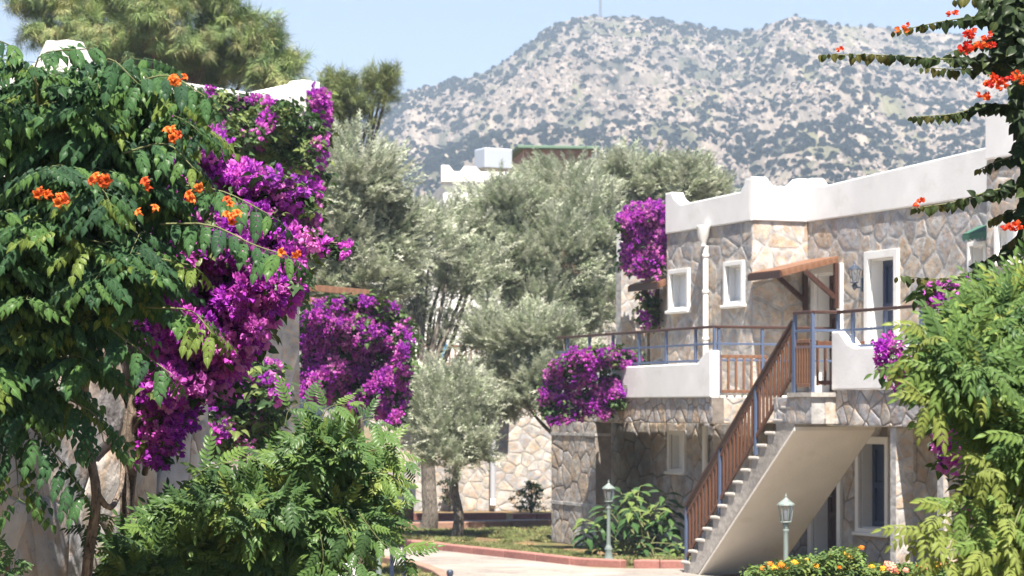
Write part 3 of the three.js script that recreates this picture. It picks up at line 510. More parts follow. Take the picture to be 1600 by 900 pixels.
// ------------------------------------------------------------------ lamps
function lantern(parent, s, mat, y) {                              // a six-sided glazed lantern, s metres wide, standing on y
  const hex = (r0, r1, h, yy) => new THREE.CylinderGeometry(r1, r0, h, 6, 1, false).translate(0, yy + h / 2, 0);
  part('lantern_base', [lathe([[0, y], [.1 * s, y], [.32 * s, y + .05 * s], [.36 * s, y + .1 * s], [.3 * s, y + .14 * s]], 12)], mat, parent);
  const r0 = .31 * s, r1 = .46 * s, yb = y + .13 * s, h = .98 * s, bars = [];
  for (let k = 0; k < 6; k++) {
    const a = k / 6 * 6.2832, b = a + 6.2832 / 6, c = Math.cos, n = Math.sin;
    bars.push(bar(V(r0 * n(a), yb, r0 * c(a)), V(r1 * n(a), yb + h, r1 * c(a)), .045 * s, .045 * s, .003));
    const g = new THREE.BufferGeometry(), q = .97, v = [[r0 * n(a) * q, yb, r0 * c(a) * q], [r0 * n(b) * q, yb, r0 * c(b) * q], [r1 * n(b) * q, yb + h, r1 * c(b) * q], [r1 * n(a) * q, yb + h, r1 * c(a) * q]];
    g.setAttribute('position', new THREE.Float32BufferAttribute([0, 1, 2, 0, 2, 3].flatMap(i => v[i]), 3)); g.computeVertexNormals(); part('pane', g, glassM, parent);
  }
  part('lantern_frame', bars, mat, parent);
  part('bulb', lathe([[0, yb + .1 * s], [.1 * s, yb + .1 * s], [.1 * s, yb + .35 * s], [.15 * s, yb + .55 * s], [.1 * s, yb + .72 * s], [0, yb + .76 * s]], 10), trimM, parent);
  part('cap', [hex(.56 * s, .5 * s, .07 * s, yb + h), hex(.52 * s, .13 * s, .3 * s, yb + h + .07 * s), lathe([[.13 * s, 0], [.1 * s, .06 * s], [.05 * s, .1 * s], [.09 * s, .17 * s], [.05 * s, .24 * s], [.02 * s, .28 * s], [.03 * s, .33 * s], [0, .37 * s]], 10).translate(0, yb + h + .36 * s, 0)], mat, parent);
}
function gardenLamp(label, pos, k) {
  const t = thing('garden_lamp', label, 'lamp', pos, .3, 'green metal garden lamps');
  part('post', [lathe([[.0, 0], [.085, 0], [.085, .06], [.062, .1], [.058, .2], [.07, .22], [.045, .27], [.036, .3], [.031, .6], [.031, .86], [.042, .88], [.042, .9], [.028, .92], [.045, .955], [.03, .98], [0, .98]], 14)], lampM, t);
  lantern(t, .205, lampM, .975); t.scale.setScalar(k); return t;
}
{ const p = Gd(951, 879); gardenLamp('pale green garden lamp on the kerb before the big-leaved shrub', [p.x, 0, p.z], .985); }
{ const p = P(1228, 900, 30); gardenLamp('pale green garden lamp among the flowers before the staircase underside', [p.x, 0, p.z], 1.03); }
{
  const t = thing('wall_lantern', 'small blue-grey lantern on the wall between door and shuttered window', 'lantern', [0, 0, 0], 0), a = HA(1336, BX - .15), y = HY(446, a, BX - .15);
  t.position.copy(HW(BX - .16, y, a)); t.rotation.y = TH;
  lantern(t, .2, wallLampM, .03); part('bracket', [bar(V(.01, -.03, 0), V(.14, -.03, 0), .025), bar(V(.14, -.1, 0), V(.14, .12, 0), .05, .02), lathe([[0, -.08], [.03, -.05], [.045, 0], [.02, .03]], 10)], wallLampM, t);
}
// ------------------------------------------------------------------ the house behind the bougainvillea on the near side
{
  const a = Math.atan2(3, 2.33), L = Math.hypot(2.33, 3), h = thing('vine_covered_house', 'stone house with white horned parapet, mostly hidden by purple bougainvillea', 'house', [-4.7, 0, -25], a);
  stoneWall(h, 'wall', [0, 0, 0], 0, L - .22, 5.7, { cell: .36, tall: 1.15, seed: 51, keep: (x, y) => x > 2.3 && y > 1.3 && y < 5, mats: [6, 0, 6, 4, 6, 1] });
  part('wall', [box(.24, 5.7, 6, L - .345, 0, -3.1), box(.24, 5.7, 6, .12, 0, -3.25), box(L - .3, .2, 6, L / 2, 5.5, -3.2), box(L - .3, 5.5, .2, L / 2, 0, -6.1)], mortarM, h);
  const y = 5.55, pp = (p, pos, t) => { const m = part('parapet', extrude(p, .24, .02).translate(0, 0, -.16), plasterM, h); m.position.set(...pos); m.rotation.y = t; };
  pp([[-.08, 0], [L + .06, 0], [L + .06, .78], [L - .22, .78], [L - .4, .62], [L - .62, .53], [.44, .54], [.28, .62], [.15, .8], [-.08, .8]], [0, y, 0], 0);
  pp([[.085, 0], [4, 0], [4, .5], [.5, .5], [.3, .62], [.17, .8], [.085, .8]], [-.0, y, .0], Math.PI / 2);
  part('parapet', extrude([[.1, 0], [4, 0], [4, .5], [.1, .78]], .2, .02).translate(0, 0, -.1), plasterM, h).position.set(L - .04, y, 0);
  h.children.at(-1).rotation.y = Math.PI / 2;
}
// near garden wall carrying the vines
{
  const th = Math.atan2(1.9, .575), w = thing('garden_wall', 'tall rough stone garden wall under the trumpet vine and bougainvillea trunks', 'wall', [-2.19, 0, -8.72], th);
  stoneWall(w, 'wall', [0, 0, 0], 0, 2.59, 3.05, { cell: .21, tall: 1.9, seed: 61, gap: .004, th: .014, keep: (x, y) => y > 1.5 && y < 2.95, deep: .35, mats: [6, 4, 1, 2, 6, 0, 2], single: 200 });
  part('coping', box(2.65, .08, .42, 1.3, 3.054, -.17, .02), mortarM, w);
}
// white plastered garden pillar and a thin post behind the pale shrub
{
  const t = thing('garden_pillar', 'white plastered garden pillar half hidden under the leafy shrub', 'pillar', [P(514, 900, 17).x, 0, -17], .25);
  part('shaft', box(.36, 1.5, .36, 0, 0, 0, .02), plasterM, t); part('cap', box(.44, .07, .44, 0, 1.504, 0, .02), plasterM, t);
}
solo('metal_post', lathe([[0, 0], [.03, 0], [.03, 2.3], [.034, 2.32], [0, 2.33]], 10).translate(P(592, 0, 24).x, 0, -24), lampM, 'thin grey metal post beside the leafy shrub', 'post');
{
  const p = Gd(622, 912), t = thing('garden_sign', 'small white board on two dark posts by the path edge', 'sign', [p.x, 0, p.z], .95);
  for (const x of [-.14, .14]) part('post', bar(V(x, 0, 0), V(x, .5, 0), .04, .04), navyM, t);
  part('board', box(.24, .17, .02, 0, .26, 0, .004), plasterM, t);
  const q = Gd(703, 915), b = thing('bollard_light', 'short black bollard beside the curved kerb', 'bollard', [q.x, 0, q.z]);
  part('post', lathe([[0, 0], [.045, 0], [.04, .15], [.048, .16], [.048, .2], [.03, .22], [0, .22]], 12), wallLampM, b);
}
// ------------------------------------------------------------------ behind the trees: far wall, far terrace, roofs
{
  const w = thing('far_garden_wall', 'weathered stone wall at the end of the garden beneath the olive trees', 'wall', [P(590, 0, 57).x, 0, -57], .02);
  stoneWall(w, 'wall', [0, 0, 0], 0, 5.4, 3.2, { cell: .31, tall: .75, seed: 71, mortar: midMortarM, gap: .014, th: .006, keep: (x, y) => y < 2.7, mats: [6, 1, 2, 4, 0, 6, 2], single: 180 });
  part('coping', box(5.5, .1, .5, 2.7, 3.2, -.12, .02), plasterM, w);
  const d = thing('downpipe', 'grey downpipe on the weathered far garden wall', 'downpipe', [P(770, 0, 56.6).x, 0, -56.78]);
  part('pipe', lathe([[.07, .28], [.07, 2.6]], 10), M(.36, .37, .40, { m: { roughness: .6 } }), d); part('shoe', bar(V(0, .28, 0), V(0, .12, .16), .12, .12), M(.36, .37, .40, { m: { roughness: .6 } }), d);
  const r = thing('wooden_balustrade', 'brown wooden balcony balustrade seen between the olive branches', 'balustrade', [P(655, 0, 56).x, 0, -56.4]);
  const y0 = EYE + (640 - 571) / F * 56, y1 = EYE + (640 - 540) / F * 56;
  part('floor_slab', box(2.6, .14, 1.2, .9, y0 - .15, -.3), plasterM, r);
  for (const y of [y0 + .05, y1]) part('rail', bar(V(-.3, y, 0), V(1.6, y, 0), .05, .06), paleWoodM, r);
  for (let i = 0; i <= 15; i++) part('baluster', bar(V(-.3 + i * .127, y0, 0), V(-.3 + i * .127, y1, 0), .045, .045), paleWoodM, r);
  const tw = new THREE.PlaneGeometry(.2, .36, 8, 10), tp = tw.attributes.position; for (let i = 0; i < tp.count; i++) tp.setZ(i, .02 * Math.sin(tp.getX(i) * 40) + .03); tw.computeVertexNormals();
  solo('towel', tw, M(.05, .25, .55, { m: { side: THREE.DoubleSide, roughness: 1 } }), 'bright blue towel hanging over the wooden balcony balustrade', 'towel').position.copy(P(692, 549, 56.2));
  const c = thing('outdoor_unit', 'white boxed unit on a brown plinth beside the far kerb', 'unit', [P(627, 0, 50).x, 0, -51.2]);
  part('casing', box(.5, .38, .4, 0, EYE + (640 - 790) / F * 50, 0, .03), plasterM, c); part('plinth', box(.42, .42, .32, 0, 0, 0), paleWoodM, c);
  const v = thing('pergola', 'brown wooden pergola beams above the bougainvillea balcony', 'pergola', [P(520, 0, 36.5).x, 0, -36.5], .3);
  for (const [y, z] of [[449, 0], [463, -.9]]) part('beam', bar(V(-.9, EYE + (640 - y) / F * 36.5 + .03, z), V(.58, EYE + (640 - y) / F * 36.5 - .08, z), .08, .1), paleWoodM, v);
  for (const z of [0, -.9]) part('post', bar(V(.3, 0, z), V(.3, EYE + (640 - 460) / F * 36.5, z), .09, .09), woodM, v);
  part('post', bar(V(-.85, 0, 0), V(-.85, 4.1, 0), .09, .09), woodM, v);
}
function farHouse(name, label, px0, px1, pyTop, z, mat, extra) {
  const a = P(px0, pyTop, z), b = P(px1, pyTop, z), W = b.x - a.x, t = thing(name, label, 'house', [(a.x + b.x) / 2, 0, -z - 3], .12);
  part('wall', box(W, a.y - .45, 6, 0, 0, 0), mat, t);
  extra(t, W, a.y); return t;
}
farHouse('white_villa', 'white villa with a stepped parapet roof above the olive trees', 678, 770, 268, 92, plasterM, (t, W, H) => {
  part('parapet', [extrude([[-W / 2 - .1, 0], [W / 2 + .1, 0], [W / 2 + .1, .42], [.3, .42], [.1, .62], [-.35, .62], [-.5, .42], [-W / 2 + .4, .42], [-W / 2 + .2, .66], [-W / 2 - .1, .66]], .3, .03).translate(0, H - .44, 2.9)], plasterM, t);
  for (const [x, y] of [[-.6, H - 2.3], [.5, H - 2.3], [-.6, H - 5], [.5, H - 5]]) { const w = part('window', extrude([[x - .3, y], [x + .3, y], [x + .3, y + .9], [x - .3, y + .9]], .1, .01, [[[x - .22, y + .08], [x + .22, y + .08], [x + .22, y + .82], [x - .22, y + .82]]]).translate(0, 0, 2.98), trimM, t); part('pane', box(.42, .72, .02, x, y + .09, 3.02), navyM, w); }
  part('roof', box(1.5, .12, 1.3, -.2, H - 1.9, 3.4), M(.16, .22, .30), t);
});
{
  const a = P(741, 262, 100), b = P(800, 229, 100), t = thing('roof_tank', 'pale grey water tank standing on a far flat roof', 'tank', [(a.x + b.x) / 2, 0, -101], .5);
  part('tank', box(b.x - a.x - .25, b.y - a.y, 1, 0, a.y, 0, .08), M(.42, .46, .52, { m: { roughness: .4, metalness: .3 } }), t);
  part('stand', [bar(V(-.5, 0, -.3), V(-.5, a.y, -.3), .12), bar(V(.5, 0, -.3), V(.5, a.y, -.3), .12), bar(V(-.5, 0, .3), V(-.5, a.y, .3), .12), bar(V(.5, 0, .3), V(.5, a.y, .3), .12)], plasterM, t);
}
farHouse('brick_house', 'brick house with flat green-edged roof behind the olive trees', 806, 912, 219, 110, M(.36, .21, .16, { m: { map: T.mortar } }), (t, W, H) => {
  part('roof', box(W + .7, .14, 7, 0, H - .44, 0, .03), M(.10, .17, .12), t);
  part('window', box(.7, .9, .08, -.4, H - 2, 3.01), navyM, t);
  part('chimney_cap', lathe([[0, 0], [.16, 0], [.2, .12], [.1, .2], [0, .22]], 10).translate(-W / 2 + .1, H - .28, .5), plasterM, t);
});
farHouse('far_white_house', 'white house glimpsed in pieces through the olive crowns', 590, 720, 335, 74, plasterM, (t, W, H) => {
  part('roof', box(W + .3, .3, 6.4, 0, H - .44, 0), plasterM, t);
  for (let i = 0; i < 4; i++) { const x = -1.6 + i * 1.05, w = part('window', box(.6, .9, .06, x, H - 2.2, 3.02), trimM, t); part('pane', box(.44, .74, .06, x, H - 2.12, 3.04), navyM, w); }
});
// ------------------------------------------------------------------ leaves, flowers and the plants they make
function leafletGeo(len, w, o = {}) {                           // one leaf along +z, folded at the midrib, curling down
  const prof = o.prof || [.0, .62, 1, .72, 0], n = prof.length - 1, pos = [], uv = [], idx = [], fold = o.fold ?? .35, curl = o.curl ?? .25;
  for (let i = 0; i <= n; i++) {
    const t = i / n, z = len * Math.sin(t * curl * 1.5) / (curl * 1.5), y = -len * (1 - Math.cos(t * curl * 1.5)) / (curl * 1.5), hw = w / 2 * prof[i], wv = (o.wave || 0) * (i & 1 ? 1 : -1) * w;
    pos.push(-hw, y + hw * fold + wv, z, 0, y, z, hw, y + hw * fold - wv, z); uv.push(.5 - prof[i] / 2, t, .5, t, .5 + prof[i] / 2, t);
  }
  for (let i = 0; i < n; i++) { const a = i * 3, b = a + 3; for (const k of [0, 1]) idx.push(a + k, b + k, a + k + 1, a + k + 1, b + k, b + k + 1); }
  const g = new THREE.BufferGeometry(); g.setAttribute('position', new THREE.Float32BufferAttribute(pos, 3)); g.setAttribute('uv', new THREE.Float32BufferAttribute(uv, 2)); g.setIndex(idx); g.computeVertexNormals(); return g;
}
function frame(p, d, up, s = 1, roll = 0) {                      // z along d, y near up
  const z = d.clone().normalize(), x = V().crossVectors(up, z); if (x.lengthSq() < 1e-6) x.set(1, 0, 0); x.normalize();
  const y = V().crossVectors(z, x), m = new THREE.Matrix4().makeBasis(x, y, z);
  if (roll) m.multiply(new THREE.Matrix4().makeRotationZ(roll));
  return m.scale(V(s, s, s)).setPosition(p);
}
function pinnate(rng, pairs, L, leafL, leafW, o = {}) {          // a feathered leaf along +z
  const list = [], droop = o.droop ?? .5, pts = [];
  for (let i = 0; i <= 6; i++) { const t = i / 6; pts.push(V(0, -L * droop * t * t * .7, L * t * (1 - .18 * t * droop))); }
  const c = new THREE.CatmullRomCurve3(pts), geos = [0, 1, 2].map(k => leafletGeo(leafL, leafW, { prof: o.prof, fold: .15 + .3 * rng(), curl: (o.curl ?? .35) * (.6 + .8 * rng()), wave: o.wave }));
  for (let i = 0; i < pairs; i++) {
    const t = (o.start ?? .25) + (1 - (o.start ?? .25)) * i / pairs, p = c.getPoint(t), tg = c.getTangent(t), size = (i ? 1 : .8) * (1 - .25 * Math.max(0, t - .7) / .3);
    for (const s of [-1, 1]) {
      const ang = (o.ang ?? 1.0) - .25 * t + (rng() - .5) * .25, d = tg.clone().multiplyScalar(Math.cos(ang)).add(V(s * Math.sin(ang), 0, 0)); d.y -= (o.hang ?? .25) * (.5 + rng());
      list.push(geos[Math.floor(rng() * 3)].clone().applyMatrix4(frame(p, d, V(-s * .15, 1, 0), size * (.88 + .24 * rng()))));
    }
  }
  list.push(geos[0].clone().applyMatrix4(frame(c.getPoint(1), c.getTangent(1), V(0, 1, 0), 1)));
  list.push(limb(pts, [.0016, .0008], 3, 0, rng, 1));
  return merge(list);
}
function shoots(rng, o) {                                        // growing shoots: start(), dir(p), len, step -> {p, d, up, t, k}
  const nodes = [], stems = [];
  for (let k = 0; k < o.n; k++) {
    const p = o.start(k), d = o.dir(p, k).normalize(), L = o.len * (.55 + .8 * rng()), n = Math.max(2, Math.round(L / o.step)), pts = [p.clone()], young = rng();
    for (let i = 1; i <= n; i++) {
      d.y -= (o.droop ?? .12) * (.6 + .8 * rng()); d.x += (rng() - .5) * .2; d.z += (rng() - .5) * .2; d.normalize();
      const q = pts[pts.length - 1].clone().addScaledVector(d, L / n); pts.push(q); nodes.push({ p: q, d: d.clone(), t: i / n, k, i, young });
    }
    if (o.stem) stems.push(limb(pts, [o.stem, o.stem * .4], 3, 0, rng, 1));
  }
  return { nodes, stems };
}
// put leaves on a plant: the ones in front as parts of their own, the rest as one mass
function dress(root, name, geos, mats, list, single, massName, massMat) {   // list: {m, k(mat), z(closeness)}
  const inv = new THREE.Matrix4().copy(root.matrixWorld.identity().compose(root.position, root.quaternion, root.scale)).invert();
  list.sort((a, b) => a.z - b.z); const rest = [];
  list.forEach((q, i) => {
    const m = inv.clone().multiply(q.m);
    if (i < single) { const o = part(name, geos[i % geos.length], mats[q.k], root); o.matrixAutoUpdate = true; m.decompose(o.position, o.quaternion, o.scale); } else rest.push({ m, c: q.c || mats[q.k].color.toArray() });
  });
  if (rest.length) instances(massName, geos[0], massMat, rest, root);
}
const hold = m => { const c = m.clone(); c.color.setRGB(1, 1, 1); return c; };
const OUT = V(.25, .1, 1);                                       // towards the open side of the garden

// campsis: feathered dark glossy leaves
const rgC = rngOf(5), campsisGeo = [0, 1, 2, 3].map(() => pinnate(rgC, 4, .17, .052, .030, { prof: [.15, .9, 1, .66, .3, 0], droop: .42, curl: .5, hang: .42, wave: .03, start: .28 }));
const campsisM = [leafM(.038, .105, .040), leafM(.055, .138, .044), leafM(.085, .180, .044), leafM(.17, .25, .05, { tr: .42 }), leafM(.030, .084, .040)];
const rgW = rngOf(6), wistGeo = [0, 1, 2, 3].map(() => pinnate(rgW, 6, .17, .052, .019, { prof: [.15, .85, 1, .85, .5, 0], droop: .22, curl: .35, hang: .08, ang: .95, start: .15 }));
const wistM = [leafM(.072, .15, .042, { coat: .2 }), leafM(.095, .185, .046, { coat: .2 }), leafM(.135, .23, .05, { coat: .2 }), leafM(.22, .29, .065, { tr: .4, coat: .15 }), leafM(.055, .12, .04, { coat: .2 })];
const bougLeafGeo = leafletGeo(.05, .034, { prof: [.2, .95, .85, .4, 0], fold: .4, curl: .5 });
const bougSprig = (rng => { const l = []; for (let i = 0; i < 7; i++) { const a = i * 2.4, d = V(Math.cos(a), -.3 + .5 * rng(), Math.sin(a)).addScaledVector(V(0, 0, 1), .4); l.push(bougLeafGeo.clone().applyMatrix4(frame(V((rng() - .5) * .05, (rng() - .5) * .05, i * .012), d, V(0, 1, .3), .7 + .5 * rng()))); } return merge(l); })(rngOf(7));
const bractGeo = leafletGeo(.028, .023, { prof: [.25, 1, .8, 0], fold: .5, curl: .7 });
function bractCluster(rng, n, R) {
  const l = [];
  for (let i = 0; i < n; i++) {
    const c = V(rng() - .5, rng() - .5, rng() - .5).normalize().multiplyScalar(R * (.35 + .65 * rng())), n0 = c.clone().normalize().add(V(0, .2, .25)).normalize(), s = .8 + .4 * rng();
    const u = V().crossVectors(n0, V(rng(), rng(), rng())).normalize(), w = V().crossVectors(n0, u);
    for (let k = 0; k < 3; k++) { const a = k * 2.094 + i, d = u.clone().multiplyScalar(Math.cos(a)).addScaledVector(w, Math.sin(a)).addScaledVector(n0, .75); l.push(bractGeo.clone().applyMatrix4(frame(c, d, n0.clone().negate(), s))); }
  }
  return merge(l);
}
const bractG = bractCluster(rngOf(8), 11, .054);
const bractMat = leafM(1, 1, 1, { tr: .45, coat: 0, map: null }); const bougLeafMat = leafM(1, 1, 1, { tr: .3, coat: .2 });
const PURPLE = [[.43, .045, .46], [.36, .034, .43], [.50, .07, .45], [.31, .026, .41], [.54, .12, .49], [.60, .20, .52]], BLEAF = [[.055, .115, .032], [.085, .155, .04], [.036, .080, .028], [.15, .20, .055]];
const pick = (a, rng) => a[Math.floor(rng() * a.length)];
function rotRand(rng, p, s) { return new THREE.Matrix4().compose(p, new THREE.Quaternion().setFromEuler(new THREE.Euler(rng() * 1.6 - .8, rng() * 6.283, rng() * 1.2 - .6)), V(s, s, s)); }
function bougainvillea(name, label, base, o) {                   // o: patches [{poly, z: [z0, z1], blooms, leaves, pale, s}]
  const t = thing(name, label, 'bougainvillea', base, 0), rng = rngOf(o.seed), inv = V(...base).negate(), blooms = [], leaves = [];
  for (const q of o.patches) {
    const pick2 = sampler(q.poly, rng), sc = q.s || 1;
    const depth = (x, y) => { const b = .5 + .5 * pn(x * .017, y * .017, o.seed) + .25 * pn(x * .05, y * .05, o.seed + 3); return lerp(q.z[1], q.z[0], clamp(b, 0, 1)); };
    for (let i = 0; i < q.blooms; i++) { const [x, y] = pick2(); if (q.lace && pn(x * .035, y * .035, o.seed + 9) + .5 * pn(x * .09, y * .09, 2) < q.lace) continue; const p = P(x, y, depth(x, y) - (q.proud ?? .05) * sc + (rng() - .5) * .25 * sc).add(inv), c = pick(o.colours || PURPLE, rng), k = (.75 + .45 * rng()) * (q.pale || 1); blooms.push({ m: rotRand(rng, p, sc * (.65 + .6 * rng())), c: [c[0] * k, c[1] * k + (q.pale > 1 ? .03 : 0), c[2] * k] }); }
    for (let i = 0; i < q.leaves; i++) { const [x, y] = pick2(), p = P(x, y, depth(x, y) + (rng() - .35) * .35 * sc).add(inv), c = pick(BLEAF, rng), k = .75 + .5 * rng(); leaves.push({ m: rotRand(rng, p, sc * (.8 + .7 * rng())), c: c.map(v => v * k) }); }
  }
  if (leaves.length) instances('foliage', bougSprig, bougLeafMat, leaves, t);
  if (blooms.length) instances('blossoms', bractG, bractMat, blooms, t);
  if (o.stems) part('stem', o.stems.map(s => limb(s.pts.map(p => p.clone().add(inv)), s.r, 8, .08, rng)), barkM, t);
  return t;
}
// trumpet flower: a tube that flares into five bent lobes, along +z
const trumpetGeo = (() => {
  const n = 20, m = 7, pos = [], idx = [], zs = [0, .012, .03, .048, .058, .061, .057], rs = [.003, .005, .008, .0115, .018, .026, .033];
  for (let i = 0; i < m; i++) for (let j = 0; j <= n; j++) { const a = j / n * 6.2832, lob = i > 3 ? 1 + (.1 * (i - 3)) * (Math.cos(5 * a) - .3) : 1; pos.push(rs[i] * lob * Math.cos(a), rs[i] * lob * Math.sin(a), zs[i] - (i > 4 ? .004 * (i - 4) * Math.cos(5 * a) : 0)); }
  for (let i = 0; i < m - 1; i++) for (let j = 0; j < n; j++) { const a = i * (n + 1) + j, b = a + n + 1; idx.push(a, b, a + 1, a + 1, b, b + 1); }
  const g = new THREE.BufferGeometry(); g.setAttribute('position', new THREE.Float32BufferAttribute(pos, 3)); g.setAttribute('uv', new THREE.Float32BufferAttribute(new Float32Array(pos.length / 3 * 2), 2)); g.setIndex(idx); g.computeVertexNormals(); return g;
})();
const orangeM = [leafM(.62, .12, .018, { tr: .25, coat: .1, map: null }), leafM(.66, .17, .03, { tr: .25, coat: .1, map: null }), leafM(.52, .075, .015, { tr: .25, coat: .1, map: null })];

// ------------------------------------------------------------------ near side: trumpet vine
{
  const base = [-2.0, 0, -8.9], t = thing('trumpet_vine', 'big trumpet vine with glossy dark leaves and orange flowers on the stone wall', 'vine', base), rng = rngOf(101), b0 = V(...base);
  const poly = [[-40, 100], [15, 85], [60, 122], [110, 112], [165, 104], [232, 118], [256, 165], [235, 255], [250, 330], [238, 400], [215, 460], [185, 505], [130, 515], [95, 560], [60, 625], [10, 640], [-40, 640]];
  const pk = sampler(poly, rng), list = [];
  const zAt = (x, y) => lerp(8.35, 9.0, clamp(.5 + .9 * pn(x * .012, y * .012, 4), 0, 1));
  const S = shoots(rng, { n: 360, len: .26, step: .058, droop: .13, stem: .0028, start: () => { const [x, y] = pk(); return P(x, y, zAt(x, y) + .25 * rng() ** 2); }, dir: p => V((rng() - .5) * 1.7 + .15, .6 * rng() - .15, .55 + .5 * rng()) });
  // long leading sprays that reach out of the mass
  const lead = [[[60, 135], [20, 75], [-10, 60]], [[60, 165], [60, 90], [140, 76]], [[140, 120], [170, 92], [215, 130]], [[210, 130], [262, 118], [320, 150]], [[130, 372], [210, 395], [300, 415]], [[250, 350], [330, 352], [395, 382], [450, 400]], [[230, 480], [300, 487], [330, 520]], [[170, 510], [215, 545], [268, 585]], [[190, 240], [260, 225], [300, 260]], [[20, 640], [70, 690], [130, 770]], [[100, 620], [150, 650], [162, 690]], [[-20, 640], [20, 700], [30, 780]], [[290, 290], [350, 300], [420, 335]]];
  lead.forEach((q, k) => { const c = new THREE.CatmullRomCurve3(q.map((p, i) => P(p[0], p[1], 8.35 - .05 * i + (k > 8 ? .2 : 0)))), n = Math.round(c.getLength() / .05); for (let i = 1; i <= n; i++) S.nodes.push({ p: c.getPoint(i / n), d: c.getTangent(i / n), t: i / n, k: k + 1000, i, young: k === 4 || k === 6 ? .99 : rng() }); S.stems.push(limb(c.getPoints(8), [.004, .002], 4, 0, rng, 1)); });
  for (const nd of S.nodes) {
    const side = V().crossVectors(nd.d, V(0, 1, 0)).normalize();
    for (const s of [-1, 1]) {
      const d = side.clone().multiplyScalar(s * (.8 + .3 * rng())).addScaledVector(nd.d, .5).add(V((rng() - .5) * .7, -.05 - .4 * rng(), .2 + .35 * rng())), up = V(.1, .8, .85).add(V((rng() - .5) * .5, 0, (rng() - .5) * .5));
      const young = nd.young > .9 && nd.t > .25, k = young ? (nd.t > .6 ? 3 : 2) : nd.t > .8 && rng() > .55 ? 2 : [0, 1, 4, 0, 1][Math.floor(rng() * 5)];
      list.push({ m: frame(nd.p, d, up, (.68 + .42 * rng()) * (1 - .35 * Math.max(0, nd.t - .6))), k, z: -nd.p.z - (nd.k > 999 ? 1 : 0) });
    }
  }
  dress(t, 'leaf', campsisGeo, campsisM, list, 300, 'foliage', hold(campsisM[0]));
  part('stem', S.stems, twigM, t).position.copy(b0).negate();
  // flowers in clusters
  const cl = [[278, 128, 5], [270, 213, 7], [162, 283, 9], [88, 310, 8], [232, 333, 2], [365, 342, 5], [297, 312, 3], [296, 296, 2], [452, 398, 3], [70, 300, 2], [238, 292, 2], [352, 322, 2]];
  for (const [x, y, n] of cl) for (let i = 0; i < n; i++) {
    const a = rng() * 6.28, d = V(Math.cos(a) * .9 + .2, .55 * Math.sin(a) + .25, .5 + .5 * rng()).normalize(), p = P(x, y, 8.0 + (x > 330 ? .1 : 0)).add(V((rng() - .5) * .035, (rng() - .5) * .02, 0)).sub(b0);
    const f = part('flower', trumpetGeo, orangeM[Math.floor(rng() * 3)], t); frame(p, d, V(0, 1, 0), .42 + .16 * rng()).decompose(f.position, f.quaternion, f.scale);
  }
  const W = (x, y, z) => P(x, y, z).sub(b0);
  part('trunk', limb([W(128, 1300, 9.5), W(135, 900, 9.4), W(150, 775, 9.35), W(138, 690, 9.4), W(132, 600, 9.4), W(140, 540, 9.25), W(90, 420, 9.1), W(60, 300, 8.9)], [.026, .022, .02, .019, .018, .016, .013, .009], 8, .12, rng), barkM, t);
  part('trunk', [limb([W(148, 765, 9.35), W(165, 790, 9.35), W(186, 770, 9.8), W(194, 725, 10.3)], [.014, .012, .01], 7, .1, rng)], barkM, t);
}
// purple bougainvillea cascading over the garden wall
{
  const z = 10.4, S = (...q) => q.map(([x, y, d]) => P(x, y, z + (d || 0)));
  bougainvillea('bougainvillea', 'large purple bougainvillea cascading over the stone wall from twisted trunks', [P(190, 0, z).x, 0, -z], { seed: 201,
    patches: [
      { poly: [[238, 205], [300, 185], [345, 215], [385, 255], [440, 290], [440, 340], [350, 330], [270, 330], [235, 270]], z: [9.9, 10.8], blooms: 720, leaves: 300, lace: -.16, pale: 1.25, s: .8 },
      { poly: [[270, 330], [350, 330], [440, 330], [462, 400], [462, 448], [412, 498], [388, 548], [338, 588], [308, 620], [248, 612], [232, 560], [235, 455], [250, 380]], z: [9.7, 10.7], blooms: 2600, leaves: 560, lace: -.42 },
      { poly: [[222, 600], [310, 612], [300, 655], [268, 700], [240, 730], [220, 720], [230, 670]], z: [9.9, 10.4], blooms: 80, leaves: 60, lace: 0, s: .8 },
      { poly: [[290, 545], [375, 540], [360, 590], [320, 620]], z: [10.0, 10.6], blooms: 100, leaves: 60 },
      { poly: [[170, 160], [250, 150], [260, 240], [200, 240]], z: [9.6, 10.2], blooms: 22, leaves: 60, s: .8 },
      { poly: [[440, 358], [470, 362], [540, 378], [545, 390], [480, 385], [440, 378]], z: [10.0, 10.1], blooms: 20, leaves: 26, s: .7, pale: 1.2 },
      { poly: [[420, 270], [470, 285], [462, 330], [430, 345]], z: [10.0, 10.3], blooms: 26, leaves: 60, s: .8, pale: 1.2 },
    ],
    stems: [
      { pts: S([185, 1400, .2], [186, 900], [187, 800, -.1], [190, 720, -.1], [192, 690, -.1], [200, 640, -.05], [215, 560], [240, 480, -.1]), r: [.055, .05, .044, .042, .045, .03, .024, .016] },
      { pts: S([192, 690, -.1], [180, 680, -.1], [181, 640, -.1], [183, 600, 0], [190, 540, 0]), r: [.03, .026, .02, .018, .014] },
      { pts: S([198, 800, 0], [205, 720, -.12], [207, 650, -.15], [213, 590, -.1], [225, 530]), r: [.03, .028, .026, .024, .02] },
      { pts: S([196, 690, -.1], [213, 670, -.15], [226, 640, -.15], [232, 600, -.1], [250, 560, 0], [290, 520, 0]), r: [.03, .028, .025, .02, .018, .012] },
      { pts: S([226, 740, 0], [236, 690, -.15], [238, 640, -.15], [262, 580, 0]), r: [.014, .012, .011, .008] },
      { pts: S([205, 640, 0], [300, 560, -.2], [390, 520, -.2], [450, 470, -.1]), r: [.018, .014, .01, .006] },
      { pts: S([250, 460, 0], [330, 380, -.2], [440, 372, -.35], [545, 382, -.4]), r: [.014, .01, .006, .003] },
    ] });
}
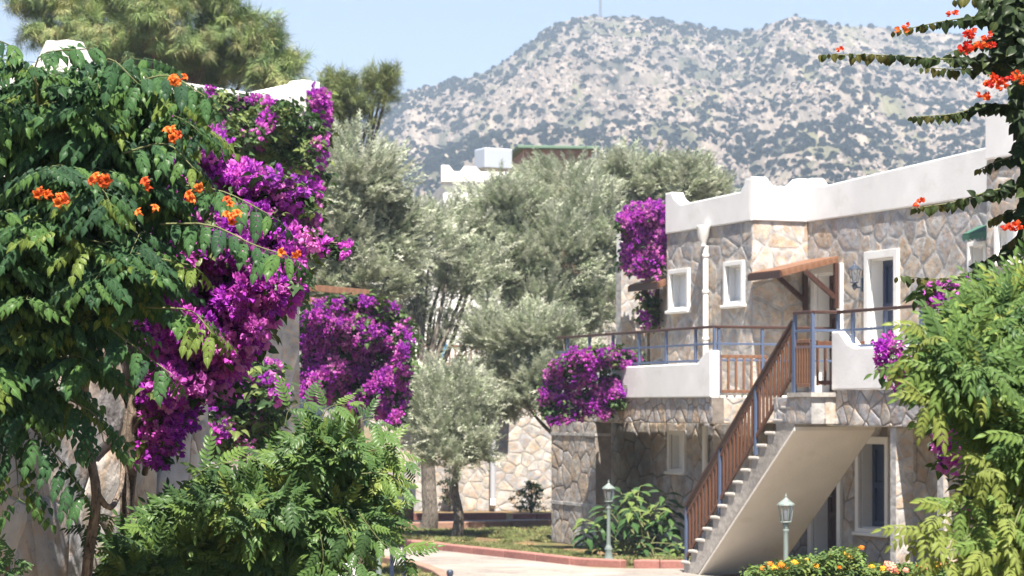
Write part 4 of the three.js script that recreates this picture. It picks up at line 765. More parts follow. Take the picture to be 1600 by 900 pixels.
// bougainvillea on the house wall, under its parapet
bougainvillea('bougainvillea', 'leafy bougainvillea covering the house wall under the white parapet', [P(400, 0, 26.4).x, 0, -26.6], { seed: 202, patches: [
  { poly: [[262, 145], [300, 138], [380, 148], [440, 160], [492, 180], [500, 235], [470, 275], [400, 285], [320, 250], [262, 230]], z: [25.2, 26.9], blooms: 330, leaves: 1300, lace: .12, s: 1.35 },
  { poly: [[488, 140], [508, 148], [512, 175], [505, 250], [496, 330], [486, 388], [474, 390], [472, 300], [486, 200]], z: [27.5, 28.1], blooms: 330, leaves: 130, s: 1.4 },
  { poly: [[440, 160], [475, 138], [492, 138], [488, 200], [470, 200]], z: [28.4, 28.8], blooms: 60, leaves: 40, s: 1.4 },
  { poly: [[400, 280], [468, 270], [470, 330], [455, 420], [470, 440], [476, 475], [448, 470], [430, 380]], z: [26.4, 27.4], blooms: 90, leaves: 380, lace: .1, s: 1.4 },
] });
bougainvillea('bougainvillea', 'dense rounded bougainvillea bush in front of the pergola', [P(556, 0, 34).x, 0, -34.3], { seed: 203, patches: [
  { poly: [[468, 500], [480, 478], [530, 463], [575, 468], [620, 478], [640, 508], [648, 545], [640, 590], [632, 640], [618, 662], [570, 640], [468, 615]], z: [33.2, 34.8], proud: .16, blooms: 1350, leaves: 1300, lace: -.12, s: 1.35 },
  { poly: [[478, 478], [530, 462], [600, 468], [625, 490], [560, 510], [480, 505]], z: [33.2, 34.4], blooms: 40, leaves: 330, s: 1.6 },
], stems: [{ pts: [P(560, 905, 34.6), P(562, 800, 34.5), P(556, 640, 34.4), P(556, 540, 34.2)], r: [.08, .07, .06, .03] }] });
bougainvillea('bougainvillea', 'sparse shaded bougainvillea between garden wall and house', [P(372, 0, 21).x, 0, -21], { seed: 204, patches: [
  { poly: [[322, 590], [380, 560], [432, 570], [448, 620], [415, 690], [330, 715]], z: [20.2, 21.4], blooms: 110, leaves: 420, lace: .08, s: 1.4 }], stems: [{ pts: [P(372, 1100, 21), P(378, 800, 21), P(384, 640, 21), P(400, 570, 21)], r: [.05, .045, .03, .015] }] });
bougainvillea('bougainvillea', 'purple bougainvillea hanging from the house corner above the small awning', [P(1010, 0, 42.6).x, 0, -42.8], { seed: 205, patches: [
  { poly: [[964, 345], [975, 328], [1000, 318], [1038, 318], [1040, 380], [1036, 425], [1005, 433], [978, 420], [976, 380]], z: [41.9, 42.9], blooms: 620, leaves: 330, lace: -.3, s: 1.6 },
  { poly: [[1000, 455], [1020, 458], [1030, 480], [1028, 515], [1005, 518], [996, 500], [1004, 480]], z: [42.6, 43.2], blooms: 22, leaves: 80, lace: .05, s: 1.4 }], stems: [{ pts: [P(1012, 872, 43.2), P(1014, 600, 43.2), P(1012, 500, 43.1), P(1008, 400, 42.9)], r: [.04, .03, .025, .02] }] });
bougainvillea('bougainvillea', 'purple bougainvillea spilling over the white balcony wall', [P(925, 0, 41).x, 0, -41], { seed: 206, patches: [
  { poly: [[846, 595], [862, 570], [890, 552], [950, 548], [985, 548], [1004, 560], [1000, 582], [980, 600], [968, 632], [945, 655], [925, 640], [905, 655], [860, 660], [845, 640]], z: [40.0, 41.2], blooms: 640, leaves: 520, lace: -.08, s: 1.5 },
  { poly: [[858, 575], [895, 546], [960, 540], [990, 550], [960, 570], [900, 580]], z: [40.1, 41.2], blooms: 16, leaves: 260, s: 1.5 }] });
// ------------------------------------------------------------------ leafy shrubs with feathered pale leaves
const broadGeo = (rg => [0, 1, 2, 3].map(() => pinnate(rg, 6, .20, .056, .0215, { prof: [.2, .85, 1, .85, .5, 0], droop: .45, curl: .4, hang: .2, ang: 1, start: .12 })))(rngOf(16));
const paleM = [leafM(.085, .165, .045, { coat: .12 }), leafM(.11, .20, .05, { coat: .12 }), leafM(.15, .24, .055, { coat: .12 }), leafM(.24, .30, .065, { tr: .42, coat: .1 }), leafM(.06, .13, .04, { coat: .12 })];
function featherShrub(name, label, base, o) {
  const t = thing(name, label, 'shrub', base), rng = rngOf(o.seed), pk = sampler(o.poly, rng), b0 = V(...base);
  const S = shoots(rng, { n: o.n, len: o.len, step: o.step, droop: o.droop, stem: .003, start: () => { const [x, y] = pk(), b = clamp(.5 + .9 * pn(x * .011, y * .011, o.seed), 0, 1); return P(x, y, lerp(o.z[1], o.z[0], b) + .35 * rng() ** 2); }, dir: o.dir || (() => V((rng() - .5) * 1.5, .1 + .8 * rng(), .45 + .7 * rng())) });
  for (const q of o.lead || []) { const c = new THREE.CatmullRomCurve3(q.map(p => P(p[0], p[1], p[2] || o.z[0]))), n = Math.round(c.getLength() / .055); for (let i = 1; i <= n; i++) S.nodes.push({ p: c.getPoint(i / n), d: c.getTangent(i / n), t: i / n, k: 5000, i, young: o.leadYoung ?? rng() }); S.stems.push(limb(c.getPoints(8), [.0022, .001], 4, 0, rng, 1)); }
  const list = [];
  for (const nd of S.nodes) {
    const a = nd.i * 2.4 + nd.k, u = V().crossVectors(nd.d, V(.2, 1, .3)).normalize(), w = V().crossVectors(nd.d, u);
    for (let h = 0; h < (o.per || 2); h++) {
      const b = a + h * 3.0, d = u.clone().multiplyScalar(Math.cos(b)).addScaledVector(w, Math.sin(b)).addScaledVector(nd.d, .75).add(V(0, -.12 + (o.lift || 0), .28));
      const yellow = o.yellow ? o.yellow(nd.p, rng) : .1, k = nd.young > 1 - yellow ? (nd.t > .5 ? 3 : 2) : [0, 1, 1, 2, 4, 0][Math.floor(rng() * 6)];
      list.push({ m: frame(nd.p, d, V(.1 + (rng() - .5) * .7, .75, .95 + (rng() - .5) * .5), (o.size || 1) * (.75 + .45 * rng())), k, z: -nd.p.z });
    }
  }
  dress(t, 'leaf', o.geos || wistGeo, o.mats || wistM, list, 300, 'foliage', hold((o.mats || wistM)[0]));
  part('stem', S.stems, twigM, t).position.copy(b0).negate();
  if (o.trunks) part('trunk', o.trunks.map(q => limb(q.map(p => P(...p).sub(b0)), [.03, .026, .02, .01], 8, .1, rng)), barkM, t);
  return t;
}
featherShrub('wisteria_shrub', 'broad fresh green feather-leaved shrub standing before the garden wall', [P(400, 0, 10.6).x, 0, -10.8], { seed: 301, n: 620, len: .17, step: .036, droop: .14, z: [9.5, 10.3], size: .72,
  poly: [[200, 930], [212, 875], [245, 835], [285, 808], [345, 785], [418, 778], [442, 740], [460, 716], [518, 700], [556, 712], [572, 740], [578, 775], [575, 815], [560, 830], [545, 870], [480, 850], [470, 890], [440, 930]],
  yellow: () => .12,
  lead: [[[550, 665], [580, 655], [600, 672]], [[575, 705], [610, 702], [634, 720]], [[565, 740], [605, 740], [628, 762]], [[560, 800], [600, 850], [640, 868]], [[530, 800], [560, 870], [575, 905]], [[445, 665], [452, 640], [476, 628]], [[500, 655], [515, 636], [545, 630]], [[300, 745], [330, 728], [365, 722]], [[210, 800], [165, 812], [145, 826]], [[500, 830], [505, 870], [500, 895]], [[560, 860], [555, 885], [540, 910]]],
  trunks: [[[420, 1400, 10.8], [425, 1000, 10.7], [430, 850, 10.6], [450, 720, 10.5]], [[500, 1400, 10.8], [505, 1000, 10.7], [520, 850, 10.6], [540, 720, 10.5]], [[300, 1400, 10.8], [300, 1000, 10.7], [290, 900, 10.6], [270, 800, 10.5]]] });
featherShrub('climbing_shrub', 'large loose feather-leaved shrub before the terrace and veranda pillars', [P(1540, 0, 6.9).x, 0, -7.1], { seed: 302, geos: broadGeo, mats: paleM, n: 640, len: .12, step: .03, droop: .12, z: [6.1, 6.9], size: .54, lift: .05,
  poly: [[1485, 560], [1510, 515], [1560, 480], [1640, 465], [1680, 700], [1660, 900], [1600, 870], [1590, 800], [1600, 740], [1575, 700], [1530, 655], [1490, 625], [1475, 595]],
  dir: undefined, yellow: () => .13,
  lead: [[[1600, 700, 6.2], [1560, 720, 6.1], [1530, 740, 6.0]], [[1560, 770, 6.2], [1510, 785, 6.05], [1470, 805, 6.0], [1440, 828, 5.95]], [[1570, 790, 6.2], [1530, 820, 6.05], [1500, 850, 6.0], [1475, 870, 5.95]], [[1560, 800, 6.2], [1540, 850, 6.0], [1530, 892, 5.95]], [[1600, 780, 6.1], [1580, 840, 6.0], [1575, 900, 5.95]], [[1500, 640, 6.2], [1470, 620, 6.1], [1445, 632, 6.0]], [[1500, 530, 6.3], [1460, 520, 6.2], [1440, 535, 6.1]], [[1620, 700, 6.2], [1590, 770, 6.1], [1560, 830, 6.0]]],
  leadYoung: .97, trunks: [[[1580, 2200, 7.1], [1575, 1200, 7], [1582, 950, 6.9], [1590, 800, 6.8]]] });
bougainvillea('bougainvillea', 'small purple bougainvillea sprays showing through the feather-leaved shrub', [P(1500, 0, 7.6).x, 0, -7.6], { seed: 207, patches: [
  { poly: [[1370, 540], [1385, 528], [1415, 545], [1425, 600], [1400, 605], [1385, 580]], z: [7.2, 7.5], blooms: 40, leaves: 14, s: .5 },
  { poly: [[1440, 468], [1470, 445], [1520, 448], [1530, 470], [1480, 480]], z: [7.2, 7.5], blooms: 16, leaves: 60, s: .6, pale: 1.25 },
  { poly: [[1470, 665], [1505, 660], [1515, 700], [1490, 740], [1475, 720]], z: [6.9, 7.2], blooms: 24, leaves: 16, s: .6 },
  { poly: [[1490, 750], [1600, 720], [1600, 800], [1500, 830]], z: [6.9, 7.2], blooms: 14, leaves: 60, s: .6 },
  { poly: [[1540, 860], [1575, 860], [1575, 905], [1540, 905]], z: [7.0, 7.2], blooms: 12, leaves: 30, s: .6 }],
  stems: [{ pts: [P(1520, 2000, 7.6), P(1515, 1100, 7.5), P(1510, 800, 7.4), P(1480, 600, 7.4), P(1400, 560, 7.3)], r: [.03, .025, .02, .014, .006] }] });
// trained orange bougainvillea reaching in from the frame's edge
{
  const base = [P(1630, 0, 9.6).x, 0, -9.6], t = thing('orange_bougainvillea', 'dark-leaved bougainvillea with long bare-tipped sprays and orange flowers', 'bougainvillea', base), rng = rngOf(401), b0 = V(...base);
  const runs = [[[1620, 95], [1540, 92], [1460, 92], [1380, 86], [1282, 86]], [[1620, 20], [1540, 24], [1470, 34], [1396, 50]], [[1620, 165], [1540, 165], [1490, 178], [1424, 183]], [[1620, 285], [1550, 298], [1490, 316], [1424, 326]], [[1600, 372], [1550, 408], [1490, 434], [1402, 432]], [[1610, 240], [1565, 250], [1527, 266]], [[1640, 0], [1560, -5], [1490, 0]], [[1620, 110], [1570, 104], [1500, 108], [1440, 106]], [[1620, 320], [1580, 330], [1545, 345]], [[1610, 60], [1550, 60], [1480, 84]], [[1600, 300], [1595, 360], [1570, 385]]];
  const list = [], stems = [], geos = [0, 1, 2].map(k => leafletGeo(.056, .036, { prof: [.15, .9, 1, .6, 0], fold: .35 + .2 * k, curl: .4 + .3 * k }));
  const mats = [leafM(.026, .050, .018), leafM(.036, .068, .020), leafM(.055, .085, .024), leafM(.12, .12, .03, { tr: .4 })];
  runs.forEach((q, k) => {
    const c = new THREE.CatmullRomCurve3(q.map(p => P(p[0], p[1], 9.3 + .12 * (k % 3)))), n = Math.round(c.getLength() / .0135), bare = k === 0;
    stems.push(limb(c.getPoints(12), [.004, .003, .0015], 4, 0, rng, 1));
    for (let i = 1; i <= n; i++) { const s = i / n; for (let h = 0; h < (s < .4 ? 2 : 1); h++) list.push({ m: frame(c.getPoint(s).add(V(0, (rng() - .5) * .01, (rng() - .5) * .02)), V((rng() - .5) * 1.3, -1.1 + .8 * rng() * (s < .5 ? 1.6 : .5), (rng() - .3) * .9), V((rng() - .5) * .6, .4, 1), (.7 + .5 * rng()) * (1 - .42 * s * s)), k: s > .72 ? (rng() > .35 ? 3 : 2) : [0, 1, 0, 2][Math.floor(rng() * 4)], z: 8 }); }
  });
  const pk = sampler([[1580, -20], [1640, -20], [1640, 400], [1614, 395], [1602, 330], [1594, 220], [1582, 120], [1556, 50], [1530, -10]], rng);
  for (let i = 0; i < 1500; i++) { const [x, y] = pk(); list.push({ m: frame(P(x, y, 9.2 + .8 * rng()), V((rng() - .6) * 1.4, -.9 + .9 * rng(), rng() * .9), V((rng() - .5) * .6, .5, 1), .75 + .5 * rng()), k: [0, 1, 0, 0, 2][Math.floor(rng() * 5)], z: 9 + rng() }); }
  dress(t, 'leaf', geos, mats, list, 300, 'foliage', hold(mats[0]));
  const inv = b0.clone().negate(); const st = part('stem', stems, twigM, t); st.position.copy(inv);
  part('trunk', limb([P(1650, 2400, 9.6), P(1640, 1000, 9.6), P(1632, 600, 9.6), P(1625, 300, 9.6), P(1615, 0, 9.6)].map(p => p.sub(b0)), [.04, .036, .03, .026, .015], 8, .1, rng), barkM, t);
  const g = bractCluster(rngOf(9), 3, .014), oM = [leafM(.62, .065, .012, { tr: .4, coat: 0, map: null }), leafM(.55, .03, .02, { tr: .4, coat: 0, map: null }), leafM(.60, .12, .02, { tr: .4, coat: 0, map: null })];
  for (const [x0, y0, n, w, h] of [[1530, 62, 12, 26, 16], [1505, 78, 5, 16, 10], [1565, 128, 7, 16, 8], [1546, 134, 4, 10, 6], [1592, 118, 4, 8, 8], [1582, 354, 6, 14, 6], [1414, 44, 2, 8, 5], [1313, 76, 1, 2, 2], [1488, 20, 1, 3, 2], [1435, 316, 1, 2, 2], [1540, 150, 3, 10, 6]])
    for (let i = 0; i < n; i++) { const f = part('flower', g, pick(oM, rng), t), p = P(x0 + (rng() - .5) * w * 1.6, y0 + (rng() - .5) * h * 1.6, 9.15).sub(b0); f.position.copy(p); f.rotation.set(rng(), rng() * 6, rng()); f.scale.setScalar(.48 + .28 * rng()); }
}

// ------------------------------------------------------------------ trees
const oliveTuft = (rng => { const l = [], lf = leafletGeo(.075, .019, { prof: [.3, 1, 0], fold: .2, curl: .15 }); for (let i = 0; i < 26; i++) { const a = i * 2.4, h = i / 26, d = V(Math.cos(a), .5 * rng(), Math.sin(a)).addScaledVector(V(0, .1, 1), .75), p = V(.025 * (rng() - .5), .025 * (rng() - .5), -.14 + .3 * h); l.push(lf.clone().applyMatrix4(frame(p, d, V(rng() - .5, 1, rng() - .5), .75 + .5 * rng()))); } return merge(l); })(rngOf(31));
const oliveM = M(1, 1, 1, { physical: 1, m: { roughness: .8, transmission: .45, thickness: 0, specularIntensity: .5, clearcoat: .1, clearcoatRoughness: .4, side: THREE.DoubleSide } });
function crownTree(name, label, base, o) {                       // o: blobs [[px, py, z, rx, ry]] in pixels, n per blob, trunk limbs
  const t = thing(name, label, o.cat || 'tree', base, 0, o.group), rng = rngOf(o.seed), inv = V(...base).negate(), list = [], limbs = [], e = new THREE.Euler(), qn = new THREE.Quaternion();
  const root = V(0, 0, 0);
  for (const bl of o.blobs) {
    const [px, py, z, rx, ry] = bl, R = rx / F * z, Ry = ry / F * z, c = P(px, py, z).add(inv), n = Math.round((bl[5] || o.density) * rx * ry / 1000), sub = [];
    for (let i = 0; i < 26; i++) { const a = rng() * 6.283, u = rng() * 2 - 1, s = Math.sqrt(1 - u * u), r = .55 + .4 * rng(); sub.push([V(s * Math.cos(a) * R * r, u * Ry * r, s * Math.sin(a) * R * r), (.26 + .26 * rng())]); }
    for (let i = 0; i < n; i++) {
      const [sc, sr] = sub[Math.floor(rng() * sub.length)], a = rng() * 6.283, u = rng() * 1.7 - .7, s = Math.sqrt(Math.max(0, 1 - u * u)), r = rng() ** .45 * sr * Math.min(R, Ry) * 1.15;
      const p = c.clone().add(sc).add(V(s * Math.cos(a) * r * 1.15, u * r * .95, s * Math.sin(a) * r)), d = p.clone().sub(c).normalize().add(V((rng() - .5) * 1.1, o.hang ? -.6 * rng() : .1 + .9 * rng(), (rng() - .5) * 1.1));
      const tone = (.62 + .6 * rng()), col = pick(o.colours, rng);
      list.push({ m: frame(p, d, V(rng() - .5, 1, rng() - .5), o.size * (.7 + .6 * rng())), c: col.map(v => v * tone) });
    }
    if (o.limbs !== false) for (let k = 0; k < (o.nLimb || 4); k++) { const e2 = c.clone().add(sub[k][0].clone().multiplyScalar(.8)), f = V(o.fork?.[0] || 0, o.fork?.[1] || 1.6, o.fork?.[2] || 0), mid = f.clone().lerp(e2, .5).add(V((rng() - .5) * R * .5, Ry * .1, (rng() - .5) * R * .5)); limbs.push(limb([f, f.clone().lerp(mid, .5).add(V((rng() - .5) * .2, 0, (rng() - .5) * .2)), mid, e2], [o.r * .5, o.r * .36, o.r * .25, o.r * .08], 6, .12, rng)); }
  }
  instances('crown', o.geo, o.mat, list, t);
  if (limbs.length) part('limb', limbs, o.bark, t);
  part('trunk', limb([V(0, -.1, 0), V(.06, .5, .04), V(-.03, (o.fork?.[1] || 1.6) * .6, -.03), V(...(o.fork || [0, 1.6, 0])).add(V(0, .15, 0))], [o.r * 1.25, o.r, o.r * .8, o.r * .6], 9, .15, rng), o.bark, t);
  return t;
}
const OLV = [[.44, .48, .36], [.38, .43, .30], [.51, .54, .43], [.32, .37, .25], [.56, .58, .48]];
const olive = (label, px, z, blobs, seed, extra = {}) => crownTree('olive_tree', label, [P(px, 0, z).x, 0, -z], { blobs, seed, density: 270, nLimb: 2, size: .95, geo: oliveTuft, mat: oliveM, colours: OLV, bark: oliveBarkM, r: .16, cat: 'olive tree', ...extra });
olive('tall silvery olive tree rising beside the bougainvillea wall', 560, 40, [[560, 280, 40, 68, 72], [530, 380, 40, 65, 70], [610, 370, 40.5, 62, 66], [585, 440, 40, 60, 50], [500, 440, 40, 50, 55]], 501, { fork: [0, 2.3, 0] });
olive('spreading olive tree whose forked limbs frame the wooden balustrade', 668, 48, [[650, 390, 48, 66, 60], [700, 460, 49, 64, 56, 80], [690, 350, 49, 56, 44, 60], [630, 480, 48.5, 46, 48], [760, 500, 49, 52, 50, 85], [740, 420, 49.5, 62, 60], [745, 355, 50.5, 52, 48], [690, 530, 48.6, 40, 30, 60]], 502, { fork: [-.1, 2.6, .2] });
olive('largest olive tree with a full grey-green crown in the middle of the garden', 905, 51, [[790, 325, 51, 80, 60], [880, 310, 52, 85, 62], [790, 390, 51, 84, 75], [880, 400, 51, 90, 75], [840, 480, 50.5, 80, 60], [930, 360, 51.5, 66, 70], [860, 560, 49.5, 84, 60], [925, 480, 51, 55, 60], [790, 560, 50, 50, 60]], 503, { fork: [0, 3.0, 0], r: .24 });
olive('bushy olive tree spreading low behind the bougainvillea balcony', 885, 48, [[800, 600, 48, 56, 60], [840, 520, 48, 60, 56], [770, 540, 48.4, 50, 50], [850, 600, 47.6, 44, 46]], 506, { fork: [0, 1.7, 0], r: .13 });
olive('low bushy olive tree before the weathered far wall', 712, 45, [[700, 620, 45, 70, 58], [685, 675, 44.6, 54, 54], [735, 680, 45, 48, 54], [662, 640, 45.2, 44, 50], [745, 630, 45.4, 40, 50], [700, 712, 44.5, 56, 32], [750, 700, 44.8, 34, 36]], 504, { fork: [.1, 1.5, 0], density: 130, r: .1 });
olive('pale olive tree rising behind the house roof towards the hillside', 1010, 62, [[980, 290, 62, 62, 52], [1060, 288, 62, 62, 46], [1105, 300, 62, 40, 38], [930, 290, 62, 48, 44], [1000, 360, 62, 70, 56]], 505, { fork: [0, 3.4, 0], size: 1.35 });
// pine behind the near house
const pineTuft = (rng => { const l = [], nd = leafletGeo(.19, .0065, { prof: [1, .9, 0], fold: 0, curl: .5 }); for (let i = 0; i < 44; i++) { const a = i * 2.4, d = V(Math.cos(a) * .8, Math.sin(a) * .8, .35 + .9 * rng()); l.push(nd.clone().applyMatrix4(frame(V(0, 0, -.12 + .22 * i / 44), d, V(rng() - .5, 1, rng() - .5), .8 + .4 * rng()))); } return merge(l); })(rngOf(32));
const pineM = M(1, 1, 1, { physical: 1, m: { roughness: .75, transmission: .2, thickness: 0, side: THREE.DoubleSide } });
crownTree('pine_tree', 'tall yellowish green pine behind the vine-covered house', [P(240, 0, 46).x, 0, -46], { seed: 601, blobs: [[90, 40, 46, 62, 42], [60, -10, 46, 50, 40], [170, 60, 46, 80, 62], [190, -20, 47, 100, 50], [270, 40, 45.5, 85, 62], [300, -30, 46, 80, 50], [360, 60, 46, 66, 56], [415, 95, 46, 52, 44], [445, 118, 46, 38, 30], [330, 110, 47, 80, 46], [240, 120, 47, 90, 46], [130, 110, 47, 70, 40]],
  density: 120, size: 1.15, hang: true, geo: pineTuft, mat: pineM, colours: [[.16, .245, .065], [.22, .29, .085], [.12, .20, .06], [.30, .31, .12]], bark: pineBarkM, r: .24, fork: [0, 6.5, 0], nLimb: 2 });
crownTree('pine_tree', 'smaller pine with raised branch tips beside the bougainvillea parapet', [P(540, 0, 50).x, 0, -50], { seed: 602, blobs: [[590, 140, 50, 32, 34], [555, 160, 50, 42, 38], [515, 150, 50, 34, 36], [520, 195, 50, 46, 36], [610, 118, 50, 16, 22]],
  density: 95, size: 1.1, geo: pineTuft, mat: pineM, colours: [[.15, .195, .05], [.19, .22, .06], [.11, .155, .045]], bark: pineBarkM, r: .18, fork: [0, 6.2, 0], nLimb: 2 });

// ------------------------------------------------------------------ garden plants
{ // shrub with big leaves by the lamp
  const p0 = P(1000, 872, 38.6), base = [p0.x, 0, -39], t = thing('big_leaved_shrub', 'bushy shrub with large drooping green leaves under the small ground-floor window', 'shrub', base), rng = rngOf(701), b0 = V(...base);
  const geos = [0, 1, 2].map(k => leafletGeo(.36, .13, { prof: [.08, .6, 1, .85, .4, 0], fold: .2, curl: .45 + .25 * k, wave: .03 })), mats = [leafM(.05, .125, .035, { coat: .12 }), leafM(.075, .155, .04, { coat: .12 }), leafM(.17, .25, .06, { tr: .4, coat: .12 }), leafM(.032, .08, .03, { coat: .12 })], stems = [], list = [];
  const tips = [[1000, 800], [985, 845], [1025, 790], [1045, 825], [960, 800], [935, 825], [1000, 760], [1030, 845], [965, 850], [925, 845], [1050, 790], [985, 790], [1015, 820], [945, 790], [1058, 850], [990, 770], [1040, 770], [970, 770], [1010, 860], [950, 865], [1045, 865], [915, 812], [1005, 838]];
  tips.forEach(([x, y], k) => {
    const tip = P(x, y, 38.7 + .9 * rng() + (y < 790 ? .4 : 0)), f = V(b0.x + (rng() - .5) * .7, .05, b0.z + (rng() - .5) * .4);
    stems.push(limb([f.clone().sub(b0), f.clone().lerp(tip, .5).add(V((rng() - .5) * .15, .1, .05)).sub(b0), tip.clone().sub(b0)], [.015, .012, .007], 6, .1, rng));
    const bright = rng() > .7;
    for (let i = 0; i < 13; i++) { const a = i * 2.4 + k, up = 1 - i / 12; list.push({ m: frame(tip.clone().add(V(0, -.03 * i, 0)), V(Math.cos(a), .7 * up - .4, Math.sin(a) * .8 + .35), V(0, 1, .3), .6 + .5 * rng()), k: bright && i < 6 ? 2 : [0, 1, 3, 0][Math.floor(rng() * 4)], z: -tip.z }); }
  });
  dress(t, 'leaf', geos, mats, list, 300, 'foliage', hold(mats[0])); part('stem', stems, twigM, t);
}
function looseShrub(name, label, base, H, R, n, col, seed, flower) {
  const t = thing(name, label, 'shrub', base), rng = rngOf(seed), list = [], st = [];
  for (let k = 0; k < 12; k++) { const a = rng() * 6.28, r = R * rng(), tip = V(Math.cos(a) * r, H * (.6 + .4 * rng()), Math.sin(a) * r); st.push(limb([V(0, 0, 0), V(tip.x * .3, tip.y * .5, tip.z * .3), tip], [.014, .01, .004], 4, 0, rng)); }
  for (let i = 0; i < n; i++) { const a = rng() * 6.28, h = H * (.12 + .88 * rng()), r = R * Math.sqrt(rng()) * Math.sin(Math.PI * clamp(h / H * .8 + .15, 0, 1)); const c = pick(col, rng), k = .7 + .6 * rng(); list.push({ m: rotRand(rng, V(Math.cos(a) * r, h, Math.sin(a) * r), .9 + .7 * rng()), c: c.map(v => v * k) }); }
  part('stem', st, barkM, t); instances('foliage', bougSprig, bougLeafMat, list, t);
  if (flower) { const fl = []; for (let i = 0; i < flower[0]; i++) { const a = rng() * 6.28; fl.push({ m: rotRand(rng, V(Math.cos(a) * R * .8, H * (.3 + .65 * rng()), Math.sin(a) * R * .8), .6), c: flower[1] }); } instances('blossoms', bractG, bractMat, fl, t); }
  return t;
}
looseShrub('rose_bush', 'small rounded bush with a few red flowers by the far wall', [P(830, 0, 55).x, 0, -55], .78, .42, 150, BLEAF, 702, [5, [.5, .03, .03]]);
{ const p = Gd(700, 803); looseShrub('creeper', 'dark thin creeper climbing the shaded far wall', [p.x, 0, -56.6], 1.1, .25, 60, [[.03, .05, .02]], 703); }
featherShrub('young_sapling', 'young leafy sapling at the foot of the rough stone wall', [P(10, 0, 8.6).x, 0, -8.6], { seed: 704, n: 5, len: .06, step: .03, droop: .05, z: [8.5, 8.6], size: .5, poly: [[0, 880], [22, 875], [25, 900], [0, 905]], yellow: () => .5, trunks: [[[10, 1700, 8.6], [12, 1300, 8.6], [8, 1000, 8.6], [12, 880, 8.6]]] });
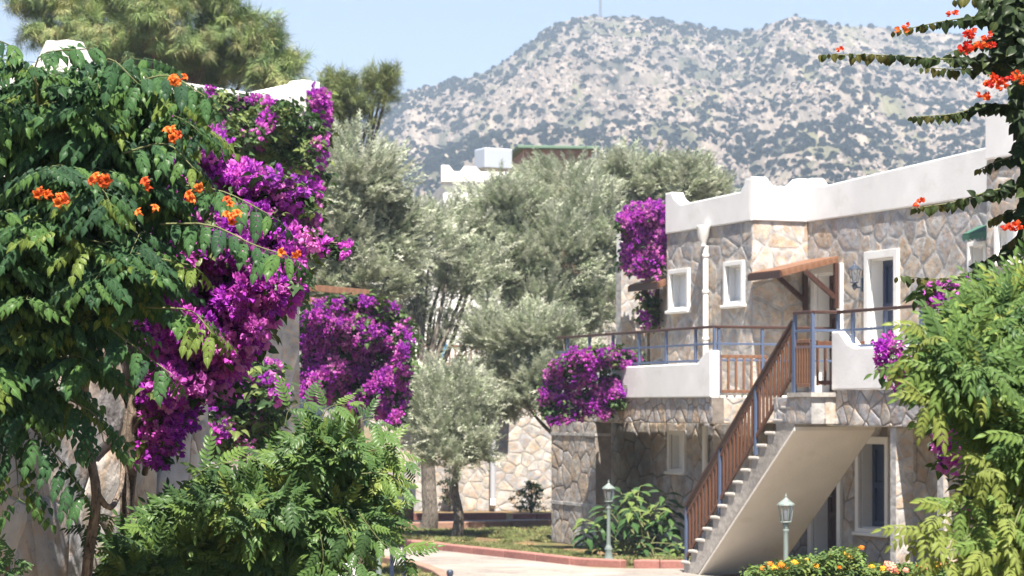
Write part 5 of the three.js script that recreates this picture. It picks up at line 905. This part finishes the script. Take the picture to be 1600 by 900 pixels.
// flowering hedge in front of the staircase
{
  const z0 = 15.5, base = [P(1390, 0, 16).x, 0, -16], t = thing('lantana_hedge', 'low flowering hedge with yellow, orange and pink flower heads', 'hedge', base), rng = rngOf(801), b0 = V(...base), list = [];
  const top = px => 9 + (px < 1300 ? lerp(892, 872, clamp((px - 1190) / 110, 0, 1)) - (px > 1285 ? 6 : 0) : px < 1345 ? 866 : px < 1450 ? 890 : px < 1530 ? 893 : 886);
  const lf = leafletGeo(.05, .028, { prof: [.2, .95, .8, .4, 0], fold: .3, curl: .5 }), gl = (() => { const l = []; for (let i = 0; i < 8; i++) { const a = i * 1.9; l.push(lf.clone().applyMatrix4(frame(V((rng() - .5) * .05, i * .016, (rng() - .5) * .05), V(Math.cos(a), .35, Math.sin(a)), V(0, 1, 0), .8 + .4 * rng()))); } return merge(l); })();
  for (let i = 0; i < 5600; i++) { const px = lerp(1170, 1640, rng()), z = z0 + 1.3 * rng(), hump = top(px) + 16 * (rng() ** 2) * 3 + 8 * pn(px * .05, z, 3), p = P(px, hump + (rng() < .4 ? 60 * rng() : 0), z).sub(b0), c = pick([[.10, .175, .04], [.14, .22, .05], [.07, .13, .035], [.20, .26, .065]], rng), k = .75 + .5 * rng(); list.push({ m: rotRand(rng, p, .42 + .42 * rng()), c: c.map(v => v * k) }); }
  instances('foliage', gl, bougLeafMat, list, t);
  const st = []; for (let i = 0; i < 60; i++) { const px = lerp(1190, 1620, rng()), z = z0 + 1.2 * rng(), a = P(px, top(px) + 10, z).sub(b0); st.push(limb([V(a.x * .9, 0, a.z), V(a.x * .97, a.y * .6, a.z), a], [.01, .007, .003], 4, 0, rng, 1)); } part('stem', st, twigM, t);
  const head = (() => { const l = []; for (let i = 0; i < 26; i++) { const a = i * 2.4, c = 1 - i / 26 * .95, s = Math.sqrt(1 - c * c), d = V(s * Math.cos(a), c, s * Math.sin(a)); for (let k = 0; k < 2; k++) l.push(leafletGeo(.011, .010, { prof: [.3, 1, .4], fold: .2, curl: .3 }).applyMatrix4(frame(d.clone().multiplyScalar(.017), d.clone().multiplyScalar(.4).add(V(Math.cos(k * 3.1 + i), .2, Math.sin(k * 3.1 + i))), d, 1))); } return merge(l); })();
  const fm = { y: leafM(.66, .36, .03, { tr: .2, coat: 0, map: null }), o: leafM(.64, .20, .02, { tr: .2, coat: 0, map: null }), p: leafM(.66, .30, .22, { tr: .2, coat: 0, map: null }), r: leafM(.55, .14, .08, { tr: .2, coat: 0, map: null }) };
  for (const [x, y, c, s] of [[1203, 886, 'o'], [1210, 892, 'y'], [1220, 887, 'o'], [1241, 884, 'y'], [1260, 880, 'y', .8], [1326, 874, 'y'], [1332, 880, 'y', .8], [1346, 860, 'o', .8], [1318, 868, 'y', .7], [1362, 890, 'y', .9], [1380, 893, 'y'], [1392, 891, 'p', 1.5], [1386, 886, 'p', 1.1], [1398, 896, 'r'], [1438, 893, 'r', 1.4], [1448, 890, 'p'], [1466, 887, 'y', 1.1], [1473, 883, 'p', 1.2], [1482, 891, 'r', 1.1], [1415, 895, 'p', .8], [1512, 897, 'p', 1.2], [1524, 894, 'r'], [1192, 893, 'o', .9], [1230, 893, 'o', .8], [1275, 888, 'y', .8], [1300, 876, 'y', .8], [1310, 890, 'o', .8], [1337, 892, 'y', .8]])
    { const f = part('flower_head', head, fm[c], t); f.position.copy(P(x, y - 3, z0 - .02 + .3 * rng()).sub(b0)); f.rotation.set(.5 + rng() * .4, rng() * 6, 0); f.scale.setScalar((s || 1) * 1.1); }
}
// lawns
{
  const rng = rngOf(901), list = [], g = (() => { const l = []; for (let i = 0; i < 10; i++) { const a = rng() * 6.28; l.push(leafletGeo(.09, .009, { prof: [1, .8, 0], fold: 0, curl: .7 }).applyMatrix4(frame(V((rng() - .5) * .1, 0, (rng() - .5) * .1), V(Math.cos(a) * .5, 1, Math.sin(a) * .5), V(.3, 0, 1), .7 + .6 * rng()))); } return merge(l); })();
  const areas = [[[600, 829], [760, 828], [870, 826], [870, 848], [820, 846], [760, 853], [640, 842], [600, 840]], [[700, 848], [800, 852], [880, 862], [945, 873], [940, 884], [880, 878], [800, 870], [700, 858]], [[600, 880], [640, 886], [690, 900], [680, 960], [560, 960]], [[960, 872], [1075, 872], [1075, 886], [960, 884]]];
  const aw = [2600, 2200, 900, 500];
  areas.forEach((poly, k) => { const pk = sampler(poly, rng); for (let i = 0; i < aw[k]; i++) { const [x, y] = pk(), p = Gd(x, y); if (pn(p.x * .8, p.z * .8, 3) + .5 * pn(p.x * 2.4, p.z * 2.4, 6) < -.18) continue; const q = .7 + .6 * rng(), c = pick([[.10, .13, .035], [.14, .15, .05], [.08, .115, .03], [.19, .165, .08]], rng); list.push({ m: new THREE.Matrix4().compose(p, new THREE.Quaternion().setFromEuler(new THREE.Euler(0, rng() * 6.28, 0)), V(1.3, .6 + .5 * rng(), 1.3)), c: c.map(v => v * q) }); } });
  tag(instances('grass', g, M(1, 1, 1, { m: { roughness: .9, side: THREE.DoubleSide } }), list, scene), 'short dry green grass on the lawns beside the path', 'grass');
}

// ------------------------------------------------------------------ draw
const renderer = new THREE.WebGLRenderer({ antialias: true });
renderer.setSize(1024, 576);
renderer.toneMapping = THREE.LinearToneMapping; renderer.toneMappingExposure = EXPOSURE;
renderer.shadowMap.enabled = true;
scene.traverse(o => { if (o.isMesh) { o.castShadow = true; o.receiveShadow = true; } });
renderer.render(scene, camera);
